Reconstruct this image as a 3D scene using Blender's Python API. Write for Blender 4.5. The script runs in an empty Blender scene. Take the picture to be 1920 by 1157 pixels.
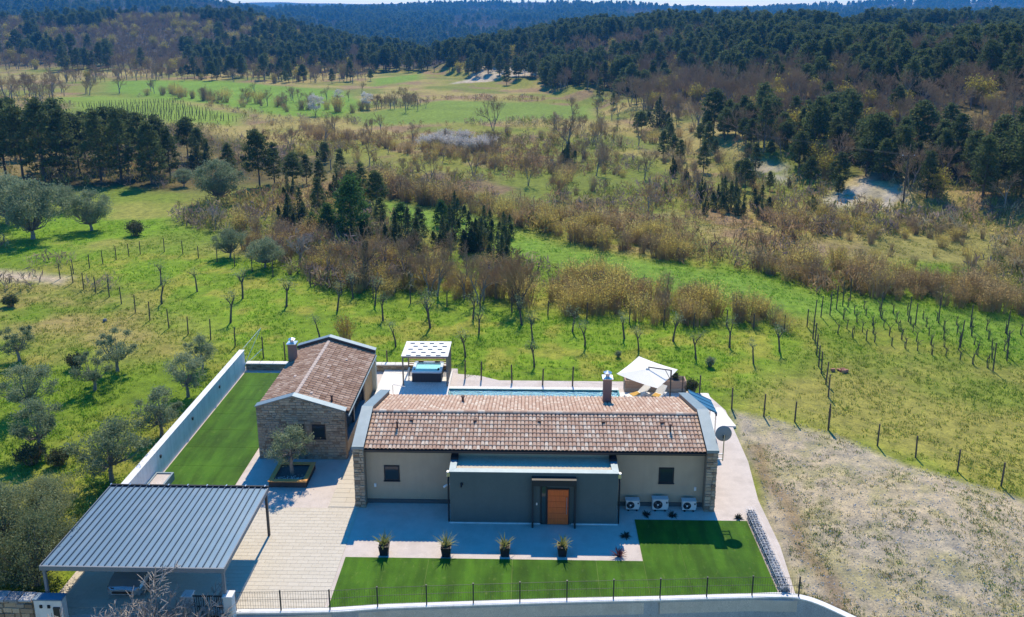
import bpy, math, random
import numpy as np
from mathutils import Vector, Matrix
SC = bpy.context.scene
COL = SC.collection
R = math.radians
random.seed(7)

# ---------------------------------------------------------------- camera, sky, sun, exposure
FOC, PX, PY, HORIZON, SIDE, CAM_H = 1500.0, 960.0, 400.0, 40.0, 33.0, 26.0
PITCH = math.atan((PY - HORIZON) / FOC)
YAW = math.atan(SIDE / math.hypot(FOC, PY - HORIZON))
cam_data = bpy.data.cameras.new('camera')
cam = bpy.data.objects.new('camera', cam_data)
COL.objects.link(cam)
cam.location = (0, 0, CAM_H)
cam.rotation_euler = (R(90) - PITCH, 0, YAW)
cam_data.sensor_width = 36
cam_data.lens = 36 * FOC / 1920
cam_data.shift_y = -(578.5 - PY) / 1920
cam_data.clip_start = 0.5
cam_data.clip_end = 12000
SC.camera = cam

SUN_EL, SUN_AZ = 50.0, 1.0
world = bpy.data.worlds.new('World')
SC.world = world
world.use_nodes = True
wn, wl = world.node_tree.nodes, world.node_tree.links
wn.clear()
sky = wn.new('ShaderNodeTexSky')
sky.sky_type = 'NISHITA'
sky.sun_disc = False
sky.sun_elevation = R(SUN_EL)
sky.sun_rotation = R(SUN_AZ)
sky.altitude = 300
sky.air_density = 1.15
sky.dust_density = 0.35
sky.ozone_density = 4.5
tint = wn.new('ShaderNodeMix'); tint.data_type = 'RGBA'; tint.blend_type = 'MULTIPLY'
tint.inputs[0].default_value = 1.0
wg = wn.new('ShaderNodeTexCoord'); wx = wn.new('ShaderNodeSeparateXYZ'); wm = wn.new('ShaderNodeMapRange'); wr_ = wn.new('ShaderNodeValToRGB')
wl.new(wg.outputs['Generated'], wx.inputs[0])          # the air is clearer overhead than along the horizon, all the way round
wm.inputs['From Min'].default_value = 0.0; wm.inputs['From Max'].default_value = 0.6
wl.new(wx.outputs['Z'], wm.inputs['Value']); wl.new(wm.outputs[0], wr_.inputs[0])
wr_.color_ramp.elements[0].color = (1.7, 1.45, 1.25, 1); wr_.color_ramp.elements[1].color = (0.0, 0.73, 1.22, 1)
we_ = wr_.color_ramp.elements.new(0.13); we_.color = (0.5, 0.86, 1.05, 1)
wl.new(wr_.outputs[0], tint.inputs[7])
bg = wn.new('ShaderNodeBackground')
bg.inputs['Strength'].default_value = 0.15
wo = wn.new('ShaderNodeOutputWorld')
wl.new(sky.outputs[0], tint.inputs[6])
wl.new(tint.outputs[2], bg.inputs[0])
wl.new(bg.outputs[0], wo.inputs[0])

sun_data = bpy.data.lights.new('sun', 'SUN')
sun_data.energy = 5.0
sun_data.angle = R(0.53)
sun_data.color = (1.0, 0.865, 0.66)
sun = bpy.data.objects.new('sun', sun_data)
COL.objects.link(sun)
sun.rotation_euler = (R(90 - SUN_EL), 0, R(180 - SUN_AZ))
sun.location = (0, 60, 60)

SC.view_settings.view_transform = 'Standard'
SC.view_settings.look = 'None'
SC.view_settings.gamma = 1.0
SC.view_settings.exposure = 0.22
SC.view_settings.use_curve_mapping = False
SC.render.engine = 'CYCLES'
SC.cycles.max_bounces = 6
SC.cycles.transparent_max_bounces = 8
SC.cycles.volume_bounces = 0
SC.cycles.use_denoising = True

# ---------------------------------------------------------------- numeric helpers
FW = np.array([-math.sin(YAW) * math.cos(PITCH), math.cos(YAW) * math.cos(PITCH), -math.sin(PITCH)])
RT = np.array([math.cos(YAW), math.sin(YAW), 0.0])
UP = np.cross(RT, FW)

def ray(x, y):
    return FW * FOC + RT * (x - PX) - UP * (y - PY)

def flat(x, y, z=0.0):
    d = ray(x, y); t = (z - CAM_H) / d[2]
    return np.array([0, 0, CAM_H]) + d * t

def at_depth(x, y, Y):
    d = ray(x, y); t = Y / d[1]
    return np.array([0, 0, CAM_H]) + d * t

def _hash(ix, iy, seed):
    n = (ix.astype(np.int64) * 374761393 + iy.astype(np.int64) * 668265263 + seed * 1442695041) & 0xFFFFFFFF
    n = ((n ^ (n >> 13)) * 1274126177) & 0xFFFFFFFF
    n = (n ^ (n >> 16)) & 0xFFFFFF
    return n / float(0xFFFFFF)

def vnoise(x, y, seed=0):
    x = np.asarray(x, float); y = np.asarray(y, float)
    ix = np.floor(x); iy = np.floor(y); fx = x - ix; fy = y - iy
    ux = fx * fx * (3 - 2 * fx); uy = fy * fy * (3 - 2 * fy)
    a = _hash(ix, iy, seed); b = _hash(ix + 1, iy, seed); c = _hash(ix, iy + 1, seed); d = _hash(ix + 1, iy + 1, seed)
    return (a * (1 - ux) + b * ux) * (1 - uy) + (c * (1 - ux) + d * ux) * uy

def fbm(x, y, scale, oct=4, seed=0):
    s = 0; a = 1; t = 0; f = 1.0 / scale
    for k in range(oct):
        s = s + a * vnoise(np.asarray(x) * f + 17.3 * k, np.asarray(y) * f - 9.1 * k, seed + k * 31); t += a
        a *= 0.5; f *= 2.03
    return s / t

def sstep(a, b, v):
    t = np.clip((np.asarray(v, float) - a) / (b - a), 0, 1)
    return t * t * (3 - 2 * t)

def inside(poly, x, y):
    x = np.asarray(x, float); y = np.asarray(y, float); r = np.zeros(x.shape, bool)
    n = len(poly)
    for i in range(n):
        x0, y0 = poly[i][:2]; x1, y1 = poly[(i + 1) % n][:2]
        if y0 == y1: continue
        c = ((y0 > y) != (y1 > y)) & (x < (x1 - x0) * (y - y0) / (y1 - y0) + x0)
        r ^= c
    return r

def seg_dist(poly, x, y, closed=False):
    x = np.asarray(x, float); y = np.asarray(y, float); best = np.full(x.shape, 1e9)
    n = len(poly)
    for i in range(n if closed else n - 1):
        ax, ay = poly[i][:2]; bx, by = poly[(i + 1) % n][:2]
        dx, dy = bx - ax, by - ay; L = dx * dx + dy * dy + 1e-9
        t = np.clip(((x - ax) * dx + (y - ay) * dy) / L, 0, 1)
        best = np.minimum(best, np.hypot(x - ax - t * dx, y - ay - t * dy))
    return best

# ---------------------------------------------------------------- materials
MATS = {}
def _bsdf(name):
    m = bpy.data.materials.new(name); m.use_nodes = True
    nt = m.node_tree; nt.nodes.clear()
    out = nt.nodes.new('ShaderNodeOutputMaterial')
    b = nt.nodes.new('ShaderNodeBsdfPrincipled')
    nt.links.new(b.outputs[0], out.inputs[0])
    return m, nt, b, out

def _math(nt, op, a, b=None):
    n = nt.nodes.new('ShaderNodeMath'); n.operation = op
    for i, v in enumerate((a, b)):
        if v is None: continue
        if isinstance(v, (int, float)): n.inputs[i].default_value = v
        else: nt.links.new(v, n.inputs[i])
    return n.outputs[0]

def _noise(nt, scale, detail=3, coord='pos', stretch=None, rough=0.6):
    if coord == 'pos':
        g = nt.nodes.new('ShaderNodeNewGeometry'); c = g.outputs['Position']
    else:
        g = nt.nodes.new('ShaderNodeTexCoord'); c = g.outputs['Object']
    if stretch:
        mp = nt.nodes.new('ShaderNodeMapping'); mp.inputs['Scale'].default_value = stretch
        nt.links.new(c, mp.inputs[0]); c = mp.outputs[0]
    t = nt.nodes.new('ShaderNodeTexNoise'); t.inputs['Scale'].default_value = scale
    t.inputs['Detail'].default_value = detail; t.inputs['Roughness'].default_value = rough
    nt.links.new(c, t.inputs['Vector'])
    return t.outputs['Fac']

def _mix(nt, fac, a, b, blend='MIX'):
    n = nt.nodes.new('ShaderNodeMix'); n.data_type = 'RGBA'; n.blend_type = blend
    for i, v in ((0, fac), (6, a), (7, b)):
        if isinstance(v, (int, float)): n.inputs[i].default_value = v
        elif isinstance(v, (tuple, list)): n.inputs[i].default_value = tuple(v) + ((1,) if len(v) == 3 else ())
        else: nt.links.new(v, n.inputs[i])
    return n.outputs[2]

def _ramp(nt, fac, stops):
    n = nt.nodes.new('ShaderNodeValToRGB'); e = n.color_ramp.elements
    while len(e) < len(stops): e.new(0.5)
    for q, (p, c) in zip(e, stops):
        q.position = p; q.color = tuple(c) + (1,)
    nt.links.new(fac, n.inputs[0])
    return n.outputs[0]

def _rand(nt):
    o = nt.nodes.new('ShaderNodeObjectInfo'); g = nt.nodes.new('ShaderNodeNewGeometry')
    s = _math(nt, 'ADD', o.outputs['Random'], g.outputs['Random Per Island'])
    return _math(nt, 'FRACT', s)

def _bump(nt, b, h, strength, dist):
    n = nt.nodes.new('ShaderNodeBump'); n.inputs['Strength'].default_value = strength
    n.inputs['Distance'].default_value = dist
    nt.links.new(h, n.inputs['Height']); nt.links.new(n.outputs[0], b.inputs['Normal'])

def M(name, col, rough=0.8, var=0.12, scale=6.0, fine=None, bump=0.0, metal=0.0, spec=0.3, coord='pos', stretch=None, dirt=None, dirt_amt=0.3, dirt_scale=0.6, streak=0.0):
    """A plain surface: base colour broken by noise, optional fine grain, dirt patches and relief."""
    if name in MATS: return MATS[name]
    m, nt, b, out = _bsdf(name)
    n = _noise(nt, scale, 4, coord, stretch)
    lo = tuple(c * (1 - var) for c in col); hi = tuple(min(1, c * (1 + var)) for c in col)
    c = _ramp(nt, n, [(0.3, lo), (0.7, hi)])
    if fine:
        n2 = _noise(nt, fine, 2, coord)
        c = _mix(nt, 1.0, c, _ramp(nt, n2, [(0.35, (0.72,) * 3), (0.65, (1.2,) * 3)]), 'MULTIPLY')
    if dirt:
        n3 = _noise(nt, dirt_scale, 6, coord)
        f = _ramp(nt, n3, [(0.48, (0, 0, 0)), (0.72, (dirt_amt,) * 3)])
        c = _mix(nt, f, c, dirt)
    if streak:                                              # rain streaks running down the face
        n4 = _noise(nt, 3.2, 5, coord, (1, 1, 0.12))
        c = _mix(nt, 1.0, c, _ramp(nt, n4, [(0.42, (1, 1, 1)), (0.75, (1 - streak, 1 - streak, 1 - streak * .9))]), 'MULTIPLY')
    nt.links.new(c, b.inputs['Base Color'])
    b.inputs['Roughness'].default_value = rough; b.inputs['Metallic'].default_value = metal
    b.inputs['Specular IOR Level'].default_value = spec
    if bump:
        _bump(nt, b, _noise(nt, fine or scale * 4, 4, coord), bump, 0.02)
    MATS[name] = m
    return m

def MV(name, stops, rough=0.85, fine=30.0, bump=0.0, spec=0.2, coord='pos', weather=0.25):
    """Pieces that each take their own colour from a ramp (object random + island random)."""
    if name in MATS: return MATS[name]
    m, nt, b, out = _bsdf(name)
    c = _ramp(nt, _rand(nt), stops)
    n2 = _noise(nt, fine, 3, coord)
    c = _mix(nt, 1.0, c, _ramp(nt, n2, [(0.3, (1 - weather,) * 3), (0.7, (1 + weather * .7,) * 3)]), 'MULTIPLY')
    nt.links.new(c, b.inputs['Base Color'])
    b.inputs['Roughness'].default_value = rough; b.inputs['Specular IOR Level'].default_value = spec
    if bump: _bump(nt, b, n2, bump, 0.015)
    MATS[name] = m
    return m

def MLEAF(name, dark, light, trans=0.35, rough=0.7, attr=None):
    """Foliage: each leaf island and each copy its own tone, part of the light passing through."""
    if name in MATS: return MATS[name]
    m, nt, b, out = _bsdf(name)
    o = nt.nodes.new('ShaderNodeObjectInfo'); g = nt.nodes.new('ShaderNodeNewGeometry')
    if attr:
        a = nt.nodes.new('ShaderNodeAttribute'); a.attribute_name = attr
        k = _ramp(nt, g.outputs['Random Per Island'], [(0, (0.7,) * 3), (1, (1.3,) * 3)])
        c = _mix(nt, 1.0, a.outputs['Color'], k, 'MULTIPLY')
    else:
        f = _math(nt, 'ADD', _math(nt, 'MULTIPLY', g.outputs['Random Per Island'], 0.48), _math(nt, 'MULTIPLY', o.outputs['Random'], 0.52))
        c = _ramp(nt, f, [(0.0, dark), (1.0, light)])
    nt.links.new(c, b.inputs['Base Color'])
    b.inputs['Roughness'].default_value = rough; b.inputs['Specular IOR Level'].default_value = 0.2
    t = nt.nodes.new('ShaderNodeBsdfTranslucent'); nt.links.new(c, t.inputs[0])
    mx = nt.nodes.new('ShaderNodeMixShader'); mx.inputs[0].default_value = trans
    nt.links.new(b.outputs[0], mx.inputs[1]); nt.links.new(t.outputs[0], mx.inputs[2])
    nt.links.new(mx.outputs[0], out.inputs[0])
    MATS[name] = m
    return m

def MATTR(name, attr='tone', rough=0.95, fine=(1.2, 9.0), amp=(0.35, 0.35), bump=0.6, bdist=0.08):
    """Ground whose own colour is stored per vertex (kinds of grass, soil, stubble), with grain on top."""
    if name in MATS: return MATS[name]
    m, nt, b, out = _bsdf(name)
    a = nt.nodes.new('ShaderNodeAttribute'); a.attribute_name = attr
    c = a.outputs['Color']
    hs = None
    for s, k in zip(fine, amp):
        n = _noise(nt, s, 5, rough=0.7)
        c = _mix(nt, 1.0, c, _ramp(nt, n, [(0.32, (1 - k, 1 - k * .95, 1 - k * .8)), (0.68, (1 + k, 1 + k * .8, 1 + k * .4))]), 'MULTIPLY')
        hs = n if hs is None else _math(nt, 'ADD', hs, n)
    nt.links.new(c, b.inputs['Base Color'])
    b.inputs['Roughness'].default_value = rough; b.inputs['Specular IOR Level'].default_value = 0.1
    _bump(nt, b, hs, bump, bdist)
    MATS[name] = m
    return m

def MGLASS(name, col=(0.02, 0.03, 0.035), rough=0.06, spec=0.6):
    if name in MATS: return MATS[name]
    m, nt, b, out = _bsdf(name)
    b.inputs['Base Color'].default_value = tuple(col) + (1,)
    b.inputs['Roughness'].default_value = rough
    b.inputs['Specular IOR Level'].default_value = spec
    n = _noise(nt, 1.7, 2); _bump(nt, b, n, 0.08, 0.02)
    MATS[name] = m
    return m

# ---------------------------------------------------------------- mesh builder
class MB:
    def __init__(s): s.v = []; s.f = []; s.c = []
    def add(s, vs, fs, col=None):
        o = len(s.v); s.v.extend([tuple(q) for q in vs]); s.f.extend([tuple(i + o for i in q) for q in fs])
        if col is not None: s.c.extend([col] * len(vs))
        return s
    def box(s, x0, x1, y0, y1, z0, z1, **k):
        vs = [(x, y, z) for z in (z0, z1) for y in (y0, y1) for x in (x0, x1)]
        return s.add(vs, [(0, 2, 3, 1), (4, 5, 7, 6), (0, 1, 5, 4), (2, 6, 7, 3), (0, 4, 6, 2), (1, 3, 7, 5)], **k)
    def bbox(s, x0, x1, y0, y1, z0, z1, e=0.01):
        """box with chamfered vertical and top edges"""
        pts = [(x0 + e, y0), (x1 - e, y0), (x1, y0 + e), (x1, y1 - e), (x1 - e, y1), (x0 + e, y1), (x0, y1 - e), (x0, y0 + e)]
        cx, cy = (x0 + x1) / 2, (y0 + y1) / 2
        ins = [(x + (e if x < cx else -e), y + (e if y < cy else -e)) for x, y in pts]
        vs = [(x, y, z0) for x, y in pts] + [(x, y, z1 - e) for x, y in pts] + [(x, y, z1) for x, y in ins]
        fs = [tuple(range(7, -1, -1)), tuple(range(16, 24))]
        for L in (0, 8):
            for i in range(8): fs.append((L + i, L + (i + 1) % 8, L + 8 + (i + 1) % 8, L + 8 + i))
        return s.add(vs, fs)
    def ext(s, poly, vec):
        """extrude a planar polygon (3-D points) by a vector"""
        n = len(poly); a = [Vector(q) for q in poly]; v = Vector(vec); b = [q + v for q in a]
        nrm = Vector((0, 0, 0))
        for i in range(n): nrm += a[i].cross(a[(i + 1) % n])
        if nrm.dot(v) > 0: a, b = b, a
        vs = a + b
        fs = [tuple(range(n)), tuple(range(2 * n - 1, n - 1, -1))] + [(i, n + i, n + (i + 1) % n, (i + 1) % n) for i in range(n)]
        return s.add(vs, fs)
    def bar(s, p0, p1, w, h=None, up=(0, 0, 1)):
        h = h or w; p0, p1 = Vector(p0), Vector(p1); d = (p1 - p0).normalized(); u = Vector(up)
        if abs(d.dot(u)) > 0.98: u = Vector((0, 1, 0))
        r = d.cross(u).normalized(); u = r.cross(d)
        vs = [p + r * a * w / 2 + u * b * h / 2 for p in (p0, p1) for a, b in ((-1, -1), (1, -1), (1, 1), (-1, 1))]
        return s.add(vs, [(3, 2, 1, 0), (4, 5, 6, 7), (0, 1, 5, 4), (1, 2, 6, 5), (2, 3, 7, 6), (3, 0, 4, 7)])
    def tube(s, pts, radii, n=8, caps=True):
        pts = [Vector(p) for p in pts]; o = len(s.v); k = len(pts)
        if isinstance(radii, (int, float)): radii = [radii] * k
        pr = None
        for i, p in enumerate(pts):
            d = (pts[min(i + 1, k - 1)] - pts[max(i - 1, 0)])
            d = d.normalized() if d.length > 1e-9 else Vector((0, 0, 1))
            if pr is None:
                a = Vector((1, 0, 0)) if abs(d.x) < 0.8 else Vector((0, 1, 0))
            else: a = pr
            u = (a - d * a.dot(d)).normalized(); pr = u; w = d.cross(u)
            for j in range(n):
                t = 2 * math.pi * j / n
                s.v.append(tuple(p + (u * math.cos(t) + w * math.sin(t)) * radii[i]))
        for i in range(k - 1):
            for j in range(n):
                a = o + i * n + j; b = o + i * n + (j + 1) % n
                s.f.append((a, b, b + n, a + n))
        if caps:
            s.f.append(tuple(o + j for j in range(n - 1, -1, -1))); s.f.append(tuple(o + (k - 1) * n + j for j in range(n)))
        return s
    def lathe(s, prof, c=(0, 0, 0), n=16, caps=True):
        o = len(s.v); k = len(prof)
        for r, z in prof:
            for j in range(n):
                t = 2 * math.pi * j / n; s.v.append((c[0] + r * math.cos(t), c[1] + r * math.sin(t), c[2] + z))
        for i in range(k - 1):
            for j in range(n):
                a = o + i * n + j; b = o + i * n + (j + 1) % n
                s.f.append((a, b, b + n, a + n))
        if caps:
            s.f.append(tuple(o + j for j in range(n - 1, -1, -1))); s.f.append(tuple(o + (k - 1) * n + j for j in range(n)))
        return s
    def build(s, name, mat, parent=None, origin=None, smooth=False, kind=None):
        me = bpy.data.meshes.new(name)
        if origin is None: origin = ORG[parent.name] if parent is not None else base_of(s.v)
        o = Vector(origin)
        me.from_pydata([(q[0] - o.x, q[1] - o.y, q[2] - o.z) for q in s.v], [], s.f)
        return link_mesh(name, me, mat, parent, o, smooth, kind, s.c if len(s.c) == len(s.v) and s.c else None)

def base_of(vs):
    xs = [q[0] for q in vs]; ys = [q[1] for q in vs]; zs = [q[2] for q in vs]
    return Vector(((min(xs) + max(xs)) / 2, (min(ys) + max(ys)) / 2, min(zs)))

ORG = {}   # object name -> world position of its origin
def link_mesh(name, me, mat, parent, o, smooth=False, kind=None, cols=None):
    for m in (mat if isinstance(mat, (list, tuple)) else [mat]):
        if m: me.materials.append(m)
    me.polygons.foreach_set('use_smooth', np.full(len(me.polygons), bool(smooth)))
    if cols is not None:
        a = me.color_attributes.new('tone', 'FLOAT_COLOR', 'POINT')
        arr = np.ones((len(cols), 4), np.float32); arr[:, :3] = np.asarray(cols, np.float32)[:, :3]
        a.data.foreach_set('color', arr.ravel())
    me.update()
    ob = bpy.data.objects.new(name, me); COL.objects.link(ob)
    if parent is not None:
        ob.parent = parent; po = ORG.get(parent.name, Vector((0, 0, 0))); ob.location = Vector(o) - po
    else:
        ob.location = o
    ORG[ob.name] = Vector(o)
    if kind: ob['kind'] = kind
    return ob

def np_mesh(name, V, Fq, mat, parent=None, origin=(0, 0, 0), smooth=False, kind=None, cols=None):
    """mesh from numpy arrays; Fq is (n,3) or (n,4)"""
    me = bpy.data.meshes.new(name)
    V = np.asarray(V, np.float32) - np.asarray(origin, np.float32); Fq = np.asarray(Fq, np.int32); k = Fq.shape[1]
    me.vertices.add(len(V)); me.vertices.foreach_set('co', V.ravel())
    me.loops.add(Fq.size); me.loops.foreach_set('vertex_index', Fq.ravel())
    me.polygons.add(len(Fq)); me.polygons.foreach_set('loop_start', np.arange(0, Fq.size, k, dtype=np.int32))
    me.polygons.foreach_set('loop_total', np.full(len(Fq), k, np.int32))
    me.validate()
    return link_mesh(name, me, mat, parent, Vector(origin), smooth, kind, cols)

def thing(name, label, cat, loc=(0, 0, 0), group=None):
    o = bpy.data.objects.new(name, None); COL.objects.link(o); o.location = loc
    o.empty_display_size = 0.2
    ORG[o.name] = Vector(loc)
    return tag(o, label, cat, group, 'thing')

def tag(o, label=None, cat=None, group=None, kind=None):
    if label: o['label'] = label
    if cat: o['category'] = cat
    if group: o['group'] = group
    if kind: o['kind'] = kind
    return o

KIDS = {}
def dup(root, loc, rz=0.0, sc=(1, 1, 1), label=None, group=None):
    """copy of a thing with its parts and sub-parts, all sharing mesh data"""
    r = root.copy(); COL.objects.link(r); r.location = loc; r.rotation_euler = (0, 0, rz); r.scale = sc
    if label: r['label'] = label
    if group: r['group'] = group
    if root.name not in KIDS: KIDS[root.name] = [(ch, list(ch.children)) for ch in root.children]
    for ch, gs in KIDS[root.name]:
        c = ch.copy(); COL.objects.link(c); c.parent = r
        for g in gs:
            d = g.copy(); COL.objects.link(d); d.parent = c
    return r

ORDINAL = ['first', 'second', 'third', 'fourth', 'fifth', 'sixth', 'seventh', 'eighth', 'ninth', 'tenth', 'eleventh', 'twelfth', 'thirteenth',
           'fourteenth', 'fifteenth', 'sixteenth', 'seventeenth', 'eighteenth', 'nineteenth', 'twentieth', 'twenty-first', 'twenty-second',
           'twenty-third', 'twenty-fourth', 'twenty-fifth', 'twenty-sixth', 'twenty-seventh', 'twenty-eighth', 'twenty-ninth', 'thirtieth',
           'thirty-first', 'thirty-second', 'thirty-third', 'thirty-fourth', 'thirty-fifth', 'thirty-sixth', 'thirty-seventh', 'thirty-eighth']
# ---------------------------------------------------------------- terrain
HILL = [(150, 60), (90, 84), (64, 101), (53, 109), (45, 117), (34, 150), (27, 195), (19, 245), (6, 300), (-14, 350), (-44, 400), (-60, 470), (-20, 620), (200, 900), (900, 1100), (1400, 300), (1400, 60)]
WALL_LINE = [(-14.2, 30.45), (-8.8, 30.67), (-6.2, 30.96), (1.7, 31.5), (6.1, 31.74), (10.45, 32.0), (12.5, 32.0), (14.1, 31.0), (16.5, 28.6), (18.5, 26.0)]
LOT = [(-21.9, 29.9), (-14.2, 30.3)] + [(x, y) for x, y in WALL_LINE[1:7]] + [(12.9, 36), (12.9, 40), (13.4, 44), (13.6, 50.6), (13.0, 52.6), (9, 55), (-5.2, 55.0), (-5.4, 57), (-21.9, 57)]

def wall_y(x):
    return np.interp(x, [-60, -22, -14.2] + [p[0] for p in WALL_LINE[1:]], [29.2, 29.9, 30.45] + [p[1] for p in WALL_LINE[1:]])

def T(x, y):
    """height of the open ground"""
    x = np.asarray(x, float); y = np.asarray(y, float)
    ins = inside(HILL, x, y); d = np.where(ins, seg_dist(HILL, x, y, True), 0.0)
    wob = fbm(x, y, 90, 4, 5)
    z = 2.6 * sstep(0, 9, d) * (0.35 + 1.1 * fbm(x, y, 30, 2, 9)) + 12.5 * sstep(3, 95, d) + 5.5 * sstep(60, 260, d) + (wob - 0.5) * 17 * sstep(12, 110, d)
    # wooded hill on the west side of the valley and the mid wood
    h1 = np.exp(-(((x + 330) / 190.0) ** 2 + ((y - 730) / 190.0) ** 2)) * 17
    h2 = np.exp(-(((x + 180) / 150.0) ** 2 + ((y - 640) / 130.0) ** 2)) * 13
    h3 = np.exp(-(((x + 620) / 260.0) ** 2 + ((y - 640) / 200.0) ** 2)) * 19
    z = z + (h1 + h2 + h3) * sstep(380, 520, y)
    # far ranges
    far1 = sstep(820, 1500, y) * sstep(-180, -800, x + 0.12 * (y - 1400)) * (66 + 36 * (fbm(x, y, 420, 4, 21) - 0.5)) * (1 - 0.4 * sstep(1600, 2100, y))
    far2 = sstep(1050, 2500, y) * (54 + 64 * (fbm(x, y, 600, 4, 33) - 0.45)) * (1 - 0.5 * sstep(2700, 3300, y))
    far3 = sstep(2900, 4300, y) * (112 + 60 * (fbm(x, y, 800, 4, 41) - 0.5))
    ang = x / np.maximum(y, 1.0)
    z = z - 20 * sstep(430, 760, y) * sstep(-0.36, -0.20, ang) * sstep(0.06, -0.04, ang) * (1 - sstep(900, 1500, y))
    z = z + np.maximum(np.maximum(far1, far2), far3)
    # gentle unevenness of the meadows away from the house
    lot = inside(LOT, x, y); dl = np.where(lot, 0, seg_dist(LOT, x, y, True))
    z = z + (fbm(x, y, 14, 4, 3) - 0.5) * 0.9 * sstep(3, 30, dl) + (fbm(x, y, 2.2, 3, 13) - 0.5) * 0.16 * sstep(0.5, 3, dl)
    z = z + 0.9 * np.exp(-(((x - 21) / 5.5) ** 2 + ((y - 37) / 6.0) ** 2)) * sstep(0.5, 5, dl)
    z = z - 0.14 * (1 - sstep(0.0, 0.5, dl))
    # below the front boundary wall the ground drops to the lane
    wy = wall_y(x)
    z = z - 2.3 * (1 - sstep(wy - 0.05, wy + 0.55, y)) * sstep(19.5, 16, x)
    return z

def GT(px, py):
    """where the line through a picture point meets the open ground"""
    d = ray(px, py); d = d / math.hypot(d[0], d[1])
    t = np.concatenate([np.arange(24, 150, 0.5), np.geomspace(150, 5200, 700)])
    zz = CAM_H + d[2] * t - T(d[0] * t, d[1] * t)
    i = int(np.argmax(zz < 0)) if (zz < 0).any() else len(t) - 1
    i = max(i, 1); a, b = zz[i - 1], zz[i]
    tt = t[i - 1] + (t[i] - t[i - 1]) * (a / (a - b) if a != b else 0)
    x, y = d[0] * tt, d[1] * tt
    return Vector((x, y, float(T(x, y))))

def gpoly(pts): return [tuple(GT(*p)[:2]) for p in pts]

def project(x, y, z):
    v0, v1, v2 = x, y, z - CAM_H
    zc = v0 * FW[0] + v1 * FW[1] + v2 * FW[2]
    return PX + FOC * (v0 * RT[0] + v1 * RT[1] + v2 * RT[2]) / zc, PY - FOC * (v0 * UP[0] + v1 * UP[1] + v2 * UP[2]) / zc, zc

# ground cover map: closed outlines on the ground with the colour of what grows there
FIELDS = [  # bright sown grass
    ([(100, 183), (200, 178), (330, 190), (455, 215), (450, 235), (330, 232), (160, 208)], (0.19, 0.28, 0.04)),
    ([(200, 152), (430, 152), (640, 172), (700, 200), (640, 220), (520, 218), (400, 195), (280, 185), (200, 172)], (0.16, 0.28, 0.035)),
    ([(640, 215), (720, 205), (830, 188), (960, 192), (1110, 195), (1120, 222), (960, 226), (800, 232), (680, 236)], (0.17, 0.25, 0.045)),
    ([(695, 148), (790, 138), (790, 150), (700, 162)], (0.16, 0.27, 0.035)),
]
MEADOW = [(690, 370), (760, 385), (860, 402), (1000, 442), (1150, 478), (1300, 505), (1420, 520), (1540, 560), (1700, 575), (1920, 605), (1960, 680), (1700, 610), (1500, 590), (1450, 580), (1250, 545), (1050, 500), (900, 460), (760, 420)]
ORCHARD = [(150, 480), (330, 462), (520, 500), (640, 560), (860, 562), (1000, 580), (1200, 590), (1480, 620), (1560, 700), (1550, 790), (1380, 770), (1250, 735), (860, 725), (700, 690), (500, 690), (300, 610)]
PINES_FLOOR = [(0, 250), (300, 235), (520, 280), (640, 300), (640, 345), (430, 350), (250, 362), (0, 355)]
WEST_GRASS = [(0, 400), (220, 350), (330, 365), (330, 420), (430, 450), (320, 470), (120, 490), (0, 500)]
REEDS = [([(1040, 388), (1250, 398), (1330, 430), (1150, 425)], (0.3, 0.24, 0.13)), ([(700, 300), (960, 345), (1080, 380), (900, 372)], (0.2, 0.15, 0.09)),
         ([(1340, 235), (1480, 270), (1390, 300), (1240, 262)], (0.30, 0.26, 0.10)), ([(770, 280), (860, 290), (1000, 320), (860, 315)], (0.3, 0.24, 0.12)),
         ([(1500, 385), (1920, 440), (1920, 520), (1500, 450)], (0.24, 0.23, 0.075)), ([(1500, 455), (1600, 462), (1580, 480), (1500, 475)], (0.26, 0.19, 0.14))]
CLIFFS = [[(1545, 372), (1600, 345), (1645, 322), (1650, 352), (1600, 385), (1555, 392)], [(1630, 378), (1690, 345), (1700, 380), (1660, 398)],
          [(845, 158), (920, 118), (1010, 98), (1020, 140), (940, 145)], [(1400, 300), (1470, 315), (1480, 345), (1420, 330)]]
BARE = [(1372, 770), (1440, 782), (1560, 812), (1700, 872), (1800, 900), (1960, 950), (2000, 1200), (1560, 1200), (1500, 1120), (1430, 980), (1430, 900), (1385, 830)]
DIRT = [(-40, 505), (60, 512), (130, 520), (115, 532), (40, 528), (-40, 522)]
DRYSLOPE = [(-80, 530), (110, 535), (200, 560), (330, 620), (300, 660), (120, 650), (-60, 640)]
POLY = {k: gpoly(v) for k, v in dict(MEADOW=MEADOW, ORCHARD=ORCHARD, PINES=PINES_FLOOR, WEST=WEST_GRASS, BARE=BARE, DIRT=DIRT, DRY=DRYSLOPE).items()}
CLIFF_P = [gpoly(c) for c in CLIFFS]
FIELD_P = [(gpoly(p), c) for p, c in FIELDS]
REED_P = [(gpoly(p), c) for p, c in REEDS]

def soft(poly, x, y, w):
    m = inside(poly, x, y); d = seg_dist(poly, x, y, True)
    return np.clip(0.5 + np.where(m, d, -d) / (2 * w), 0, 1)

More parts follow.
